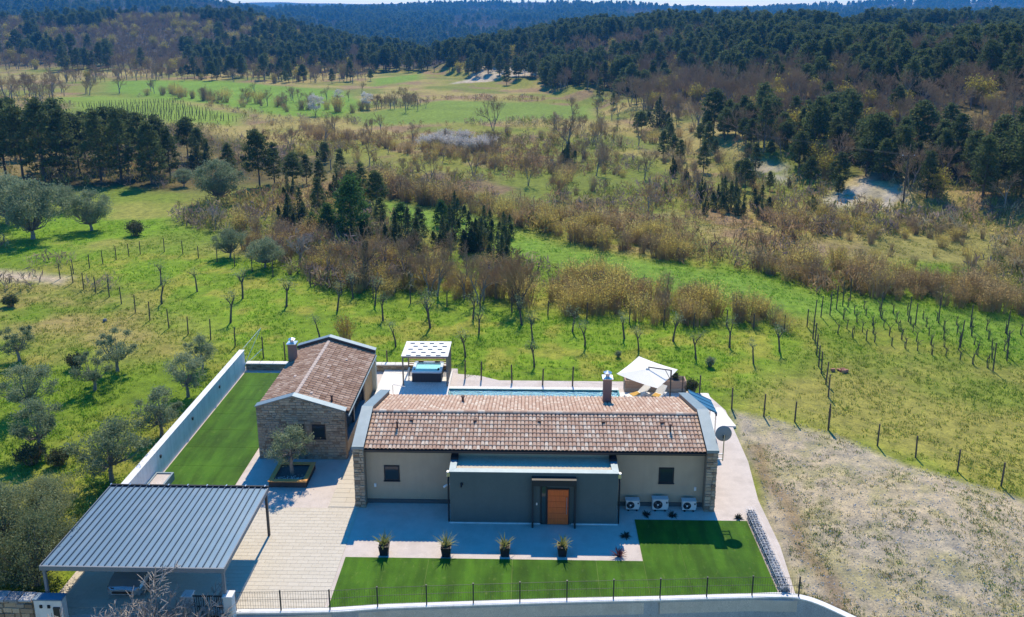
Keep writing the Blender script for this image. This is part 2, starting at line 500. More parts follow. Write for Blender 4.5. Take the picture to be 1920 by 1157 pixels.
def ground_tone(x, y):
    n = x.shape
    q = fbm(x, y, 9, 5, 51); q2 = fbm(x, y, 38, 4, 57); q3 = fbm(x, y, 2.4, 4, 61); q4 = fbm(x, y, 0.9, 2, 71)
    def L(c): return np.broadcast_to(np.array(c, float), n + (3,)).copy()
    def mixin(c, col, f):
        f = np.clip(f, 0, 1)[..., None]
        return c * (1 - f) + (col if isinstance(col, np.ndarray) else np.array(col, float)) * f
    grass = mixin(L((0.14, 0.225, 0.022)), (0.245, 0.255, 0.05), sstep(0.42, 0.68, q * .6 + q3 * .4))
    c = grass
    # rough valley floor: dry grass, green and reddish scrub
    rough = mixin(L((0.205, 0.225, 0.045)), (0.33, 0.28, 0.10), sstep(0.40, 0.56, q2))
    rough = mixin(rough, (0.25, 0.165, 0.11), sstep(0.5, 0.66, q) * 0.8)
    rough = mixin(rough, (0.14, 0.19, 0.035), sstep(0.56, 0.7, fbm(x, y, 22, 3, 91)) * .8)
    c = mixin(c, rough, sstep(84, 92, y + 6 * (q2 - .5)))
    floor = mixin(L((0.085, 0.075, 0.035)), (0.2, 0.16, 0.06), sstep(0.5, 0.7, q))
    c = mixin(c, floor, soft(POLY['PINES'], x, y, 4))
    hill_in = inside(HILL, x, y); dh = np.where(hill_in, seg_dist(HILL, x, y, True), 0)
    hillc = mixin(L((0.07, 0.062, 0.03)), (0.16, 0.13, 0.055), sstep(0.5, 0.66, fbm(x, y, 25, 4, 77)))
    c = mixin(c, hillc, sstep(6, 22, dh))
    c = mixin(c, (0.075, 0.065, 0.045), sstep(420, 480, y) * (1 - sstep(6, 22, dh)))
    # far woods: leafless and evergreen stands
    wood = mixin(L((0.06, 0.05, 0.04)), (0.025, 0.04, 0.018), sstep(0.45, 0.56, fbm(x, y, 120, 5, 101)))
    wood = mixin(wood, (0.11, 0.10, 0.05), sstep(0.66, 0.75, fbm(x, y, 150, 4, 111)) * .5)
    c = mixin(c, wood, sstep(500, 620, y))
    wob = (q - .5) * 6
    c = mixin(c, (0.17, 0.28, 0.024), soft(POLY['ORCHARD'], x + wob * .5, y + wob * .5, 2.0) * (0.45 + .5 * sstep(.35, .6, q)))
    c = mixin(c, (0.29, 0.29, 0.055), soft(POLY['ORCHARD'], x, y, 2.0) * sstep(.52, .7, q3) * .7)
    c = mixin(c, (0.16, 0.285, 0.04), soft(POLY['MEADOW'], x, y + wob * .4, 1.5) * (0.55 + .45 * sstep(.3, .6, q)))
    c = mixin(c, (0.15, 0.27, 0.022), soft(POLY['WEST'], x + wob * .5, y, 2.0) * (0.4 + .6 * sstep(.35, .55, q)))
    for p, col in FIELD_P: c = mixin(c, L(col) * (0.85 + .3 * q)[..., None], soft(p, x, y + wob, 3))
    for p, col in REED_P: c = mixin(c, L(col) * (0.75 + .5 * q3)[..., None], soft(p, x + wob, y + wob, 3) * sstep(.3, .5, q))
    c = mixin(c, mixin(L((0.27, 0.235, 0.06)), (0.36, 0.29, 0.13), q3), soft(POLY['DRY'], x, y + wob * .3, 5.0) * sstep(.22, .52, q * .5 + q3 * .5) * .95)
    east = soft([(14, 52), (24, 44), (60, 20), (80, 50), (26, 62), (22, 60)], x, y, 2)
    c = mixin(c, mixin(L((0.17, 0.22, 0.036)), (0.27, 0.265, 0.07), sstep(.4, .65, q)), east)
    # vineyard soil strips are drier
    for p in CLIFF_P: c = mixin(c, mixin(L((0.44, 0.44, 0.43)), (0.46, 0.38, 0.27), q), soft(p, x, y + wob * .3, 1.8) * sstep(.2, .4, q3))
    soil = mixin(L((0.42, 0.365, 0.275)), (0.395, 0.355, 0.285), sstep(.45, .62, fbm(x, y, 5, 4, 131)))
    soil = mixin(soil, (0.36, 0.32, 0.22), sstep(.5, .68, q3) * .6)
    soil = mixin(soil, (0.27, 0.26, 0.13), sstep(.56, .68, q4 * .7 + q * .3) * .6)
    c = mixin(c, soil, soft(POLY['BARE'], x + wob * .12, y + wob * .15, 0.4))
    c = mixin(c, (0.22, 0.16, 0.10), np.exp(-((x - 14.2 - .25 * np.sin(y)) / .55) ** 2) * (y < 46) * (y > 31) * .75)
    c = mixin(c, L((0.5, 0.42, 0.32)) * (0.8 + .4 * q3)[..., None], soft(POLY['DIRT'], x, y + wob * .15, 1.0))
    return np.clip(c * (0.86 + 0.28 * q4)[..., None], 0.01, 0.9)

def lines(segs):
    out = []
    for a, b, s0, s1 in segs:
        x = a
        while x < b:
            t = (x - a) / (b - a); out.append(x); x += s0 + (s1 - s0) * t
    return out + [segs[-1][1]]
ys = lines([(20, 29, .5, .25), (29, 40, .25, .3), (40, 62, .3, .4), (62, 95, .4, .7), (95, 160, .7, 1.5), (160, 420, 1.6, 5), (420, 1000, 5, 14), (1000, 5200, 15, 70)])
xp = lines([(0, 30, .32, .32), (30, 55, .35, .6), (55, 130, .7, 1.9), (130, 420, 2.2, 7), (420, 4200, 8, 130)])
xs = [-x for x in reversed(xp[1:])] + xp
gx, gy = np.meshgrid(np.array(xs), np.array(ys))
vis = np.abs(gx) < 60 + 0.95 * gy
gz = T(gx, gy)
tone = ground_tone(gx, gy)
ny, nx = gx.shape
idx = np.arange(nx * ny).reshape(ny, nx)
quads = np.stack([idx[:-1, :-1], idx[:-1, 1:], idx[1:, 1:], idx[1:, :-1]], -1)
keep = (vis[:-1, :-1] | vis[1:, 1:])
quads = quads[keep].reshape(-1, 4)
used = np.zeros(nx * ny, bool); used[quads.ravel()] = True
remap = np.cumsum(used) - 1
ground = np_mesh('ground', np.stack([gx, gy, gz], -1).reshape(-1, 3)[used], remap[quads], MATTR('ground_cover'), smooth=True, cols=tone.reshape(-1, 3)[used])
tag(ground, 'open ground of meadows, scrub and wooded hills round the house', kind='structure')
# ---------------------------------------------------------------- surfaces of the plot
m_gravel = M('washed_gravel', (0.62, 0.545, 0.49), 0.9, 0.06, 2.5, fine=38, bump=0.5, dirt=(0.43, 0.37, 0.32), dirt_amt=0.55, dirt_scale=0.8)
m_paver = MV('cream_paver', [(0, (0.565, 0.51, 0.415)), (0.5, (0.585, 0.53, 0.435)), (1, (0.605, 0.55, 0.455))], 0.85, 14, 0.2, weather=0.07)
m_joint = M('joint_sand', (0.54, 0.485, 0.395), 0.95, 0.2, 8)
m_white = M('white_render', (0.78, 0.78, 0.77), 0.8, 0.03, 1.2, streak=0.22, dirt=(0.55, 0.54, 0.5), dirt_amt=0.3, dirt_scale=1.3)
m_terrace = M('pale_terrace_stone', (0.78, 0.74, 0.69), 0.7, 0.04, 1.5, fine=22, bump=0.15, dirt=(0.6, 0.56, 0.5), dirt_amt=0.4)
m_wallface = M('grey_boundary_concrete', (0.42, 0.43, 0.46), 0.85, 0.05, 1.0, streak=0.15, fine=30, bump=0.2, dirt=(0.3, 0.3, 0.3), dirt_amt=0.4)
m_metal = M('sheet_metal', (0.18, 0.245, 0.29), 0.5, 0.08, 2.0, metal=0.25, spec=0.5, dirt=(0.25, 0.31, 0.36), dirt_amt=0.4, dirt_scale=2.5)
m_dark = M('anthracite_metal', (0.035, 0.038, 0.042), 0.45, 0.1, 5, spec=0.4)
m_steel = M('galvanised_steel', (0.62, 0.63, 0.64), 0.3, 0.05, 8, metal=1.0)
m_black = M('black_plastic', (0.014, 0.015, 0.017), 0.5, 0.1, 5)
m_wood_post = M('weathered_timber', (0.115, 0.09, 0.07), 0.9, 0.25, 12, fine=40, coord='obj')
m_stone = MV('field_stone', [(0, (0.22, 0.155, 0.105)), (0.25, (0.36, 0.265, 0.18)), (0.5, (0.44, 0.34, 0.24)), (0.75, (0.34, 0.285, 0.225)), (1, (0.54, 0.42, 0.29))], 0.9, 26, 0.5)
m_mortar = M('lime_mortar', (0.28, 0.215, 0.155), 0.95, 0.15, 10)
m_rock = MV('grey_rock', [(0, (0.16, 0.165, 0.18)), (0.5, (0.34, 0.345, 0.36)), (1, (0.55, 0.55, 0.56))], 0.9, 20, 0.4)

def sheet(name, poly, z0, z1, mat, label, parent=None):
    o = MB().ext([(x, y, z0) for x, y in poly], (0, 0, z1 - z0)).build(name, mat, parent)
    if parent is None: tag(o, label, kind='structure')
    return o

yard = sheet('gravel_yard', LOT, -0.6, 0.0, m_gravel, 'pale pinkish washed gravel yard round the house')

# turf: bright synthetic lawn laid in rolls
m, nt, b, out = _bsdf('synthetic_turf')
c = _ramp(nt, _noise(nt, 0.9, 4), [(0.3, (0.042, 0.118, 0.005)), (0.7, (0.066, 0.165, 0.008))])
c = _mix(nt, 1.0, c, _ramp(nt, _noise(nt, 55, 3), [(0.3, (0.55,) * 3), (0.7, (1.45,) * 3)]), 'MULTIPLY')
c = _mix(nt, 1.0, c, _ramp(nt, _noise(nt, 1.0, 2, stretch=(1.5, 0.25, 1)), [(0.35, (0.72,) * 3), (0.65, (1.22,) * 3)]), 'MULTIPLY')
c = _mix(nt, _ramp(nt, _noise(nt, 6, 3, stretch=(1, .5, 1)), [(0.6, (0, 0, 0)), (0.78, (0.4,) * 3)]), c, (0.2, 0.26, 0.07))
roll_ = nt.nodes.new('ShaderNodeObjectInfo')          # each roll lies with its own pile direction
c = _mix(nt, 1.0, c, _ramp(nt, roll_.outputs['Random'], [(0, (0.84, 0.86, 0.84)), (1, (1.16, 1.12, 1.1))]), 'MULTIPLY')
c = _mix(nt, _ramp(nt, _noise(nt, 0.45, 5), [(0.52, (0, 0, 0)), (0.75, (0.3,) * 3)]), c, (0.07, 0.16, 0.012))
nt.links.new(c, b.inputs['Base Color']); b.inputs['Roughness'].default_value = 0.75; b.inputs['Specular IOR Level'].default_value = 0.15
_bump(nt, b, _noise(nt, 70, 3), 0.8, 0.03)
m_turf = m
m_seam = M('turf_seam_tape', (0.22, 0.27, 0.11), 0.9, 0.2, 6)
lawn_pts = [(x, y + 0.30) for x, y in WALL_LINE[1:6]]
def lawn_low(x): return float(np.interp(x, [p[0] for p in lawn_pts], [p[1] for p in lawn_pts]))
lawn = sheet('front_lawn', [(-9.05, lawn_low(-9.05))] + lawn_pts[1:4] + [(11.75, lawn_low(11.75)), (11.75, 38.0), (5.76, 38.0), (5.74, 34.6), (-9.05, 34.6)], 0.001, 0.016, m_seam, 'bright green synthetic front lawn laid in rolls')
seams = [-9.05, -4.87, -0.72, 3.42, 5.75, 7.75, 11.75]
for a, b2 in zip(seams[:-1], seams[1:]):
    top = 34.6 if b2 <= 5.76 else 38.0
    MB().ext([(a + .006, lawn_low(a), 0.016), (b2 - .006, lawn_low(b2), 0.016), (b2 - .006, top, 0.016), (a + .006, top, 0.016)], (0, 0, 0.02)).build('turf_roll', m_turf, lawn)
slawn = sheet('side_lawn', [(-21.5, 40.6), (-16.83, 40.6), (-16.83, 55.85), (-21.5, 55.85)], 0.001, 0.016, m_seam, 'long strip of synthetic lawn between white wall and stone outbuilding')
for k in range(7):
    y0 = 40.6 + k * 2.179
    MB().box(-21.5, -16.83, y0 + .008, y0 + 2.171, 0.016, 0.036).build('turf_roll', m_turf, slawn)

# driveway: cream pavers, each one a piece
drive = sheet('driveway', [(-21.8, 30.35), (-14.2, 30.55), (-9.22, 30.75), (-9.22, 46.9), (-10.95, 46.9), (-10.95, 38.72), (-21.8, 38.72)], 0.001, 0.012, m_joint, 'cream paved driveway running from the gate up to the house')
pv = MB().bbox(-.262, .262, -.131, .131, 0, .014, .006)
pme = bpy.data.meshes.new('paver'); pme.from_pydata(pv.v, [], pv.f); pme.materials.append(m_paver)
rest = MB()
npv = 0
yy = 30.98; row = 0
do = ORG[drive.name]
while yy < 38.6:
    xx = -9.50 - (0.265 if row % 2 else 0)
    if row % 2:
        MB().bbox(-9.50, -9.238, yy - .131, yy + .131, .012, .026, .006).build('half_paver', m_paver, drive)
    while xx > -21.6:
        ok = yy - .14 > np.interp(xx, [-21.8, -14.2, -9.2], [30.4, 30.58, 30.78])
        if ok:
            if xx > -14.6 and npv < 300:
                o = bpy.data.objects.new('paver', pme); COL.objects.link(o); o.parent = drive
                o.location = Vector((xx, yy, .012)) - do; npv += 1
            else:
                rest.box(xx - .262, xx + .262, yy - .131, yy + .131, .012, .026)
        xx -= 0.53
    yy += 0.268; row += 1
rest.build('carport_paving', m_paver, drive, kind='stuff')
yy = 39.02; row = 0
while yy < 46.7:
    for a, b2 in (((-10.94, -10.1), (-10.09, -9.24)) if row % 2 else ((-10.94, -9.24),)):
        MB().bbox(a, b2, yy - .22, yy + .22, .012, .038, .008).build('long_paver', m_paver, drive)
    yy += 0.45; row += 1

# rear terrace round the pool, and the pool itself
terr = MB()
for x0, x1, y0, y1 in ((-10.9, 12.9, 47.2, 48.4), (-10.9, -5.7, 48.4, 56.3), (6.55, 12.9, 48.4, 52.9), (-5.7, 6.55, 53.25, 53.62)):
    terr.box(x0, x1, y0, y1, 0.001, 0.16)
tag(terr.build('pool_terrace', m_terrace), 'pale stone terrace round the swimming pool', kind='structure')
m_pool = M('pool_mosaic', (0.62, 0.72, 0.72), 0.4, 0.05, 9, fine=50)
tag(MB().box(-5.7, 6.55, 48.4, 53.25, 0.001, 0.02).build('pool_floor', m_pool), 'white tiled floor of the swimming pool', kind='structure')
tag(MB().box(-5.69, 6.54, 53.19, 53.245, 0.02, 0.155).build('pool_tile_band', M('teal_tile', (0.05, 0.28, 0.27), 0.3, 0.1, 20)), 'teal waterline tiles along the far pool edge', kind='structure')
tag(MB().box(6.45, 6.545, 48.4, 53.18, 0.02, 0.155).build('pool_tile_end', MATS['teal_tile']), 'teal waterline tiles at the end of the pool', kind='structure')
m, nt, b, out = _bsdf('pool_water')
b.inputs['Base Color'].default_value = (0.75, 0.93, 0.95, 1); b.inputs['Roughness'].default_value = 0.03
b.inputs['Transmission Weight'].default_value = 1.0; b.inputs['IOR'].default_value = 1.33
_bump(nt, b, _noise(nt, 3.0, 3, stretch=(.6, 1.6, 1)), 0.5, 0.05)
m_water = m
tag(MB().box(-5.69, 6.44, 48.41, 53.185, 0.03, 0.085).build('pool_water', m_water), 'clear water in the swimming pool', kind='structure')
sheet('concrete_pad', [(12.05, 48.3), (13.75, 48.3), (13.4, 50.9), (12.05, 50.9)], -0.1, 0.055, m_terrace, 'pale concrete pad beside the house corner')
sheet('terrace_edge_gravel', [(-5.3, 53.7), (6.4, 53.7), (-1.5, 54.6), (-3.6, 55.7), (-5.3, 56.0)], -0.1, 0.03, m_gravel, 'pinkish gravel behind the pool')

# ---------------------------------------------------------------- stonework helper
def stonework(mb, u0, u1, z0, topf, place, course=0.17, wmin=0.16, wmax=0.42, depth=(0.015, 0.06), rnd=random, skip=()):
    """irregular coursed stones over a wall face; place(u, z, d) -> world point, d = how far the stone stands proud"""
    z = z0; k = 0
    while z < max(topf(u0), topf(u1), topf((u0 + u1) / 2), 0.01):
        h = course * rnd.uniform(0.75, 1.3); u = u0
        while u < u1 - 0.03:
            w = rnd.uniform(wmin, wmax)
            if u + w > u1 - wmin * .6: w = u1 - u
            a, b2 = u + .008, u + w - .008
            t = min(topf(a), topf(b2)); zt = min(z + h - .012 - rnd.uniform(0, .015), t)
            if any(b2 > s_[0] and a < s_[1] and zt > s_[2] and z < s_[3] for s_ in skip):
                pass
            elif zt > z + 0.04:
                d = rnd.uniform(*depth); e = 0.018; j = lambda: rnd.uniform(-.012, .012)
                base = [(a, z + .004), (b2, z + .004), (b2, zt), (a, zt)]
                top = [(a + e + j() * .6, z + e + j() * .6), (b2 - e + j() * .6, z + e + j() * .6), (b2 - e + j() * .6, zt - e + j() * .6), (a + e + j() * .6, zt - e + j() * .6)]
                vs = [place(p, q, 0) for p, q in base] + [place(p, q, d + j() * .8) for p, q in top]
                mb.add(vs, [(4, 5, 6, 7), (0, 1, 5, 4), (1, 2, 6, 5), (2, 3, 7, 6), (3, 0, 4, 7)])
            u += w
        z += h; k += 1
    return mb

# ---------------------------------------------------------------- boundary walls
bw = thing('boundary_wall', 'long white rendered boundary wall beside the strip lawn', 'wall', (-21.78, 46, 0))
MB().box(-21.95, -21.62, 36.4, 56.35, -0.3, 1.62).build('wall', m_white, bw)
MB().box(-21.99, -21.58, 36.4, 56.39, 1.62, 1.67).build('coping', m_white, bw)
for y in (42.0, 46.6, 51.2):
    l = MB().bbox(-21.62, -21.54, y - .07, y + .07, 1.05, 1.2, .01); l.box(-21.6, -21.55, y - .05, y + .05, 1.0, 1.05)
    l.build('wall_light', m_dark, bw)
lw = thing('stone_garden_wall', 'low stone garden wall with pale coping behind the terrace', 'wall', (-13.5, 56.45, 0))
MB().box(-21.6, -5.95, 56.4, 56.75, -0.3, 0.5).build('core', m_mortar, lw)
stonework(MB(), -21.6, -5.95, -0.02, lambda u: 0.5, lambda u, z, d: (u, 56.4 - d, z), 0.13).build('stonework', m_stone, lw, kind='stuff')
for k in range(15):
    x = -21.6 + k * 1.043
    MB().bbox(x + .01, x + 1.033, 56.33, 56.82, 0.5, 0.57, .01).build('coping_slab', m_terrace, lw)
fwl = thing('front_wall', 'curved grey concrete wall with white coping along the lane', 'wall', (2, 31, -2.3))
pts = [Vector((x, y, 0)) for x, y in WALL_LINE]
pts = [pts[0]] + [p for p in pts[1:]]
dense = []
for i in range(len(pts) - 1):                                  # smooth the bend near the corner
    p0, p1, p2, p3 = pts[max(i - 1, 0)], pts[i], pts[i + 1], pts[min(i + 2, len(pts) - 1)]
    for k in range(6):
        t = k / 6; t2, t3 = t * t, t ** 3
        dense.append(0.5 * ((2 * p1) + (-p0 + p2) * t + (2 * p0 - 5 * p1 + 4 * p2 - p3) * t2 + (-p0 + 3 * p1 - 3 * p2 + p3) * t3))
dense.append(pts[-1])
def strip_wall(pl, off0, off1, z0, z1):
    mb = MB(); L = []; Rr = []
    for i, p in enumerate(pl):
        d = (pl[min(i + 1, len(pl) - 1)] - pl[max(i - 1, 0)]).normalized(); n = Vector((-d.y, d.x, 0))
        L.append(p + n * off0); Rr.append(p + n * off1)
    vs = []
    for a, b2 in zip(L, Rr): vs += [(a.x, a.y, z0), (a.x, a.y, z1), (b2.x, b2.y, z1), (b2.x, b2.y, z0)]
    fs = [(3, 2, 1, 0)]
    for i in range(len(pl) - 1):
        o = i * 4
        for j in range(4): fs.append((o + j, o + (j + 1) % 4, o + 4 + (j + 1) % 4, o + 4 + j))
    o = (len(pl) - 1) * 4; fs.append((o, o + 1, o + 2, o + 3))
    return mb.add(vs, fs)
strip_wall(dense, 0.0, 0.24, -2.6, 0.10).build('wall', m_wallface, fwl)
strip_wall(dense, -0.03, 0.27, 0.10, 0.16).build('coping', m_white, fwl)

# fence on the front wall: posts, rails and thin rods, one panel at a time
fn = thing('metal_fence', 'dark metal rod fence along the top of the front wall', 'fence', (2, 31.4, 0.16))
fence_px = [442, 527, 619, 708, 799, 888, 975, 1063, 1150, 1237, 1324, 1410, 1497]
fp = []
for px in fence_px:
    best = min(dense, key=lambda p: abs(project(p.x, p.y + .12, .16)[0] - px))
    i = dense.index(best); cand = []
    for j in (i - 1, i):
        if 0 <= j < len(dense) - 1:
            for t in np.linspace(0, 1, 21): cand.append(dense[j].lerp(dense[j + 1], t))
    q = min(cand, key=lambda p: abs(project(p.x, p.y + .12, .16)[0] - px)); fp.append(q + Vector((0.0, 0.12, 0.16)))
m_fence = M('fence_metal', (0.05, 0.055, 0.06), 0.5, 0.1, 5, metal=0.3)
for p in fp:
    MB().box(p.x - .028, p.x + .028, p.y - .028, p.y + .028, 0.161, 1.18).build('post', m_fence, fn)
    MB().box(p.x - .034, p.x + .034, p.y - .034, p.y + .034, 1.18, 1.2).build('post_cap', m_fence, fn)
for a, b2 in zip(fp[:-1], fp[1:]):
    mb = MB(); d = (b2 - a); n = int(d.length / 0.11)
    for z in (0.27, 0.72, 1.13): mb.bar(a + Vector((0, 0, z - .16)), b2 + Vector((0, 0, z - .16)), 0.011, 0.014)
    for k in range(1, n):
        q = a.lerp(b2, k / n); mb.bar((q.x, q.y, 0.25), (q.x, q.y, 1.15), 0.0075)
    mb.build('rod_panel', m_fence, fn)

# gate, gate pillars, utility wall and old stone wall at the lane
gp = at_depth(430, 1113, 30.35)
for px, lab in ((430, 'slim white gate pillar beside the driveway fence'), (354, 'slim white gate pillar at the far end of the gate, next to the bare tree')):
    x = at_depth(px, 1130, 30.3)[0]
    p = thing('gate_pillar', lab, 'pillar', (x, 30.3, -0.4), 'white gate pillars')
    MB().bbox(x - .2, x + .2, 30.1, 30.5, -2.4, 1.25, .015).build('shaft', m_white, p)
    MB().bbox(x - .23, x + .23, 30.07, 30.53, 1.25, 1.31, .015).build('cap', m_white, p)
xa, xb = at_depth(354, 1130, 30.3)[0] + .21, at_depth(430, 1130, 30.3)[0] - .21
g = thing('metal_gate', 'dark metal bar gate between the white pillars', 'gate', ((xa + xb) / 2, 30.3, 0))
for z in (0.1, 0.62, 1.16): MB().bar((xa, 30.3, z), (xb, 30.3, z), .05, .05).build('rail', m_dark, g)
for k in range(14):
    x = xa + (xb - xa) * (k + .5) / 14
    MB().bar((x, 30.3, 0.0), (x, 30.3, 1.2), .03, .03).build('bar', m_dark, g)
ua, ub = at_depth(66, 1120, 29.9)[0], at_depth(118, 1120, 29.9)[0]
u = thing('utility_wall', 'short white wall with meter boxes by the lane', 'wall', ((ua + ub) / 2, 29.9, -2.4))
MB().box(ua, ub, 29.75, 30.1, -2.45, 1.28).build('wall', m_white, u)
MB().box(ua - .03, ub + .03, 29.7, 30.15, 1.28, 1.34).build('coping', M('blue_grey_slate', (0.16, 0.24, 0.33), 0.6, 0.1, 4), u)
for a in (.25, .6): MB().bbox(ua + a, ua + a + .12, 29.7, 29.75, .9, 1.05, .01).build('meter_box', m_black, u)
MB().bbox(ua + .85, ua + 1.15, 29.69, 29.75, .45, .95, .01).build('letter_box', m_dark, u)
sw = thing('old_stone_wall', 'rough old stone wall by the lane at the meadow corner', 'wall', (-25, 30, -1.0))
MB().box(ua - 6, ua - .04, 29.8, 30.2, -2.5, 1.2).build('core', m_mortar, sw)
stonework(MB(), ua - 6, ua - .06, -1.2, lambda u: 1.2, lambda u, z, d: (u, 29.8 - d, z), 0.24, .25, .6, (.02, .1)).build('stonework', m_stone, sw, kind='stuff')
for k in range(10):
    x = ua - 6 + k * .59
    MB().bbox(x, x + .57, 29.7 + random.uniform(-.03, .03), 30.28, 1.2, 1.27 + random.uniform(0, .06), .02).build('cap_stone', m_rock, sw)

# gabion of grey stones along the lawn
gb = thing('gabion_wall', 'low gabion of loose grey stones in wire mesh beside the lawn', 'wall', (12.05, 35.4, 0))
rk = MB()
for k in range(2000):
    x, y, z = random.uniform(11.84, 12.22), random.uniform(32.35, 38.55), random.uniform(.0, .42)
    if 11.92 < x < 12.14 and z < .34: continue
    r = random.uniform(.035, .068); o = len(rk.v)
    vs = [(x + r * random.uniform(.7, 1.2) * a, y + r * random.uniform(.7, 1.3) * b2, max(z + r * random.uniform(.6, 1) * c2, .0)) for a, b2, c2 in ((1, 0, 0), (-1, 0, 0), (0, 1, 0), (0, -1, 0), (0, 0, 1), (0, 0, -1))]
    rk.add(vs, [(0, 2, 4), (2, 1, 4), (1, 3, 4), (3, 0, 4), (2, 0, 5), (1, 2, 5), (3, 1, 5), (0, 3, 5)])
rk.box(11.93, 12.13, 32.4, 38.5, 0.0, .36)
rk.build('stone_fill', m_rock, gb, kind='stuff')
wr = MB()
for x in (11.78, 12.28):
    for z in (.02, .25, .49): wr.bar((x, 32.3, z), (x, 38.6, z), .006)
    for k in range(32): wr.bar((x, 32.3 + k * .203, 0.0), (x, 32.3 + k * .203, .49), .006)
for k in range(32): wr.bar((11.78, 32.3 + k * .203, .49), (12.28, 32.3 + k * .203, .49), .006)
for x in (11.95, 12.1): wr.bar((x, 32.3, .492), (x, 38.6, .492), .006)
wr.build('wire_mesh', m_steel, gb)
# ---------------------------------------------------------------- main house
m_beige = M('beige_render', (0.48, 0.375, 0.265), 0.9, 0.04, 1.5, streak=0.07, fine=60, bump=0.15, dirt=(0.3, 0.26, 0.21), dirt_amt=0.25)
m_slate = M('slate_render', (0.095, 0.128, 0.126), 0.85, 0.05, 1.5, streak=0.07, fine=60, bump=0.15)
m_tile = MV('clay_tile', [(0, (0.46, 0.30, 0.215)), (0.4, (0.52, 0.355, 0.26)), (0.72, (0.55, 0.395, 0.295)), (0.85, (0.60, 0.465, 0.36)), (1, (0.67, 0.56, 0.45))], 0.8, 9, 0.3, weather=0.22)
m_tile_brown = MV('brown_tile', [(0, (0.25, 0.15, 0.10)), (0.35, (0.32, 0.205, 0.145)), (0.7, (0.37, 0.25, 0.18)), (1, (0.46, 0.335, 0.255))], 0.85, 9, 0.3, weather=0.25)
m_deck = M('roof_underlay', (0.045, 0.032, 0.028), 0.95, 0.2, 5)
m_brown = M('brown_render', (0.25, 0.165, 0.14), 0.9, 0.08, 6, fine=40)
m_glass = MGLASS('window_glass')
m_door = M('orange_wood', (0.62, 0.125, 0.022), 0.5, 0.15, 3, stretch=(8, 8, .6), spec=0.4)
m_frame = M('window_frame', (0.02, 0.022, 0.025), 0.45, 0.1, 6)

HX0, HX1 = -9.42, 10.18         # outer faces of the stone gable walls
GW = 0.56                       # gable wall thickness
EY, EZ, RY, RZ, BY = 38.95, 3.56, 41.65, 4.37, 46.75
SL = (RZ - EZ) / (RY - EY)
BZ = RZ - SL * (BY - RY)
house = thing('main_house', 'long low house with terracotta tiled roof, stone gable ends and dark entrance block', 'house', (0.38, 42.8, 0))

def tile_mesh(w, L, h, mat, name, t=0.016):
    """one barrel tile: x across, y up the slope, lower end at y=0"""
    n = 5; vs = []; fs = []
    for y, s in ((0, 1.0), (L, 0.9)):
        for k in range(n):
            a = math.pi * k / (n - 1); vs.append((-math.cos(a) * w / 2 * s, y, math.sin(a) ** .8 * h * s + (0.036 if y == 0 else 0.0)))
        for k in range(n):
            a = math.pi * k / (n - 1); vs.append((-math.cos(a) * (w / 2 - t) * s, y, math.sin(a) ** .8 * (h - t) * s + (0.036 if y == 0 else 0.0) - .004))
    for k in range(n - 1):
        fs.append((k, 10 + k, 11 + k, k + 1)); fs.append((5 + k, k, k + 1, 6 + k))
    fs = [tuple(reversed(f)) for f in fs]
    me = bpy.data.meshes.new(name); me.from_pydata(vs, [], fs); me.materials.append(mat); me.update()
    return me, np.array(vs), fs

def lay_tiles(parent, me, V, F, p0, ux, uy, nc, nr, cw, rl, single_rows, max_single, part, stuff_name, mat, jitter=.006):
    """courses of tiles over a slope: p0 lower corner, ux along the eave, uy up the slope (unit vectors)"""
    ux, uy = Vector(ux).normalized(), Vector(uy).normalized(); uz = ux.cross(uy).normalized()
    if uz.z < 0: uz = -uz
    Mx = Matrix((ux, uy, uz)).transposed(); q = Mx.to_quaternion(); Mn = np.array(Mx)
    po = ORG[parent.name]; cnt = 0; VV = []; FF = []
    for r in range(nr):
        for c2 in range(nc):
            p = Vector(p0) + ux * ((c2 + .5) * cw + random.uniform(-jitter, jitter)) + uy * (r * rl + random.uniform(-jitter, jitter)) + uz * random.uniform(0, .006)
            if r < single_rows and cnt < max_single:
                o = bpy.data.objects.new(part, me); COL.objects.link(o); o.parent = parent; o.location = p - po
                o.rotation_mode = 'QUATERNION'; o.rotation_quaternion = q; cnt += 1
            else:
                k = len(VV) * len(V)
                VV.append(V @ Mn.T + np.array(p)); FF.append(np.array(F) + k)
    if VV:
        np_mesh(stuff_name, np.concatenate(VV), np.concatenate(FF), mat, parent, origin=tuple(po), kind='stuff')
    return cnt

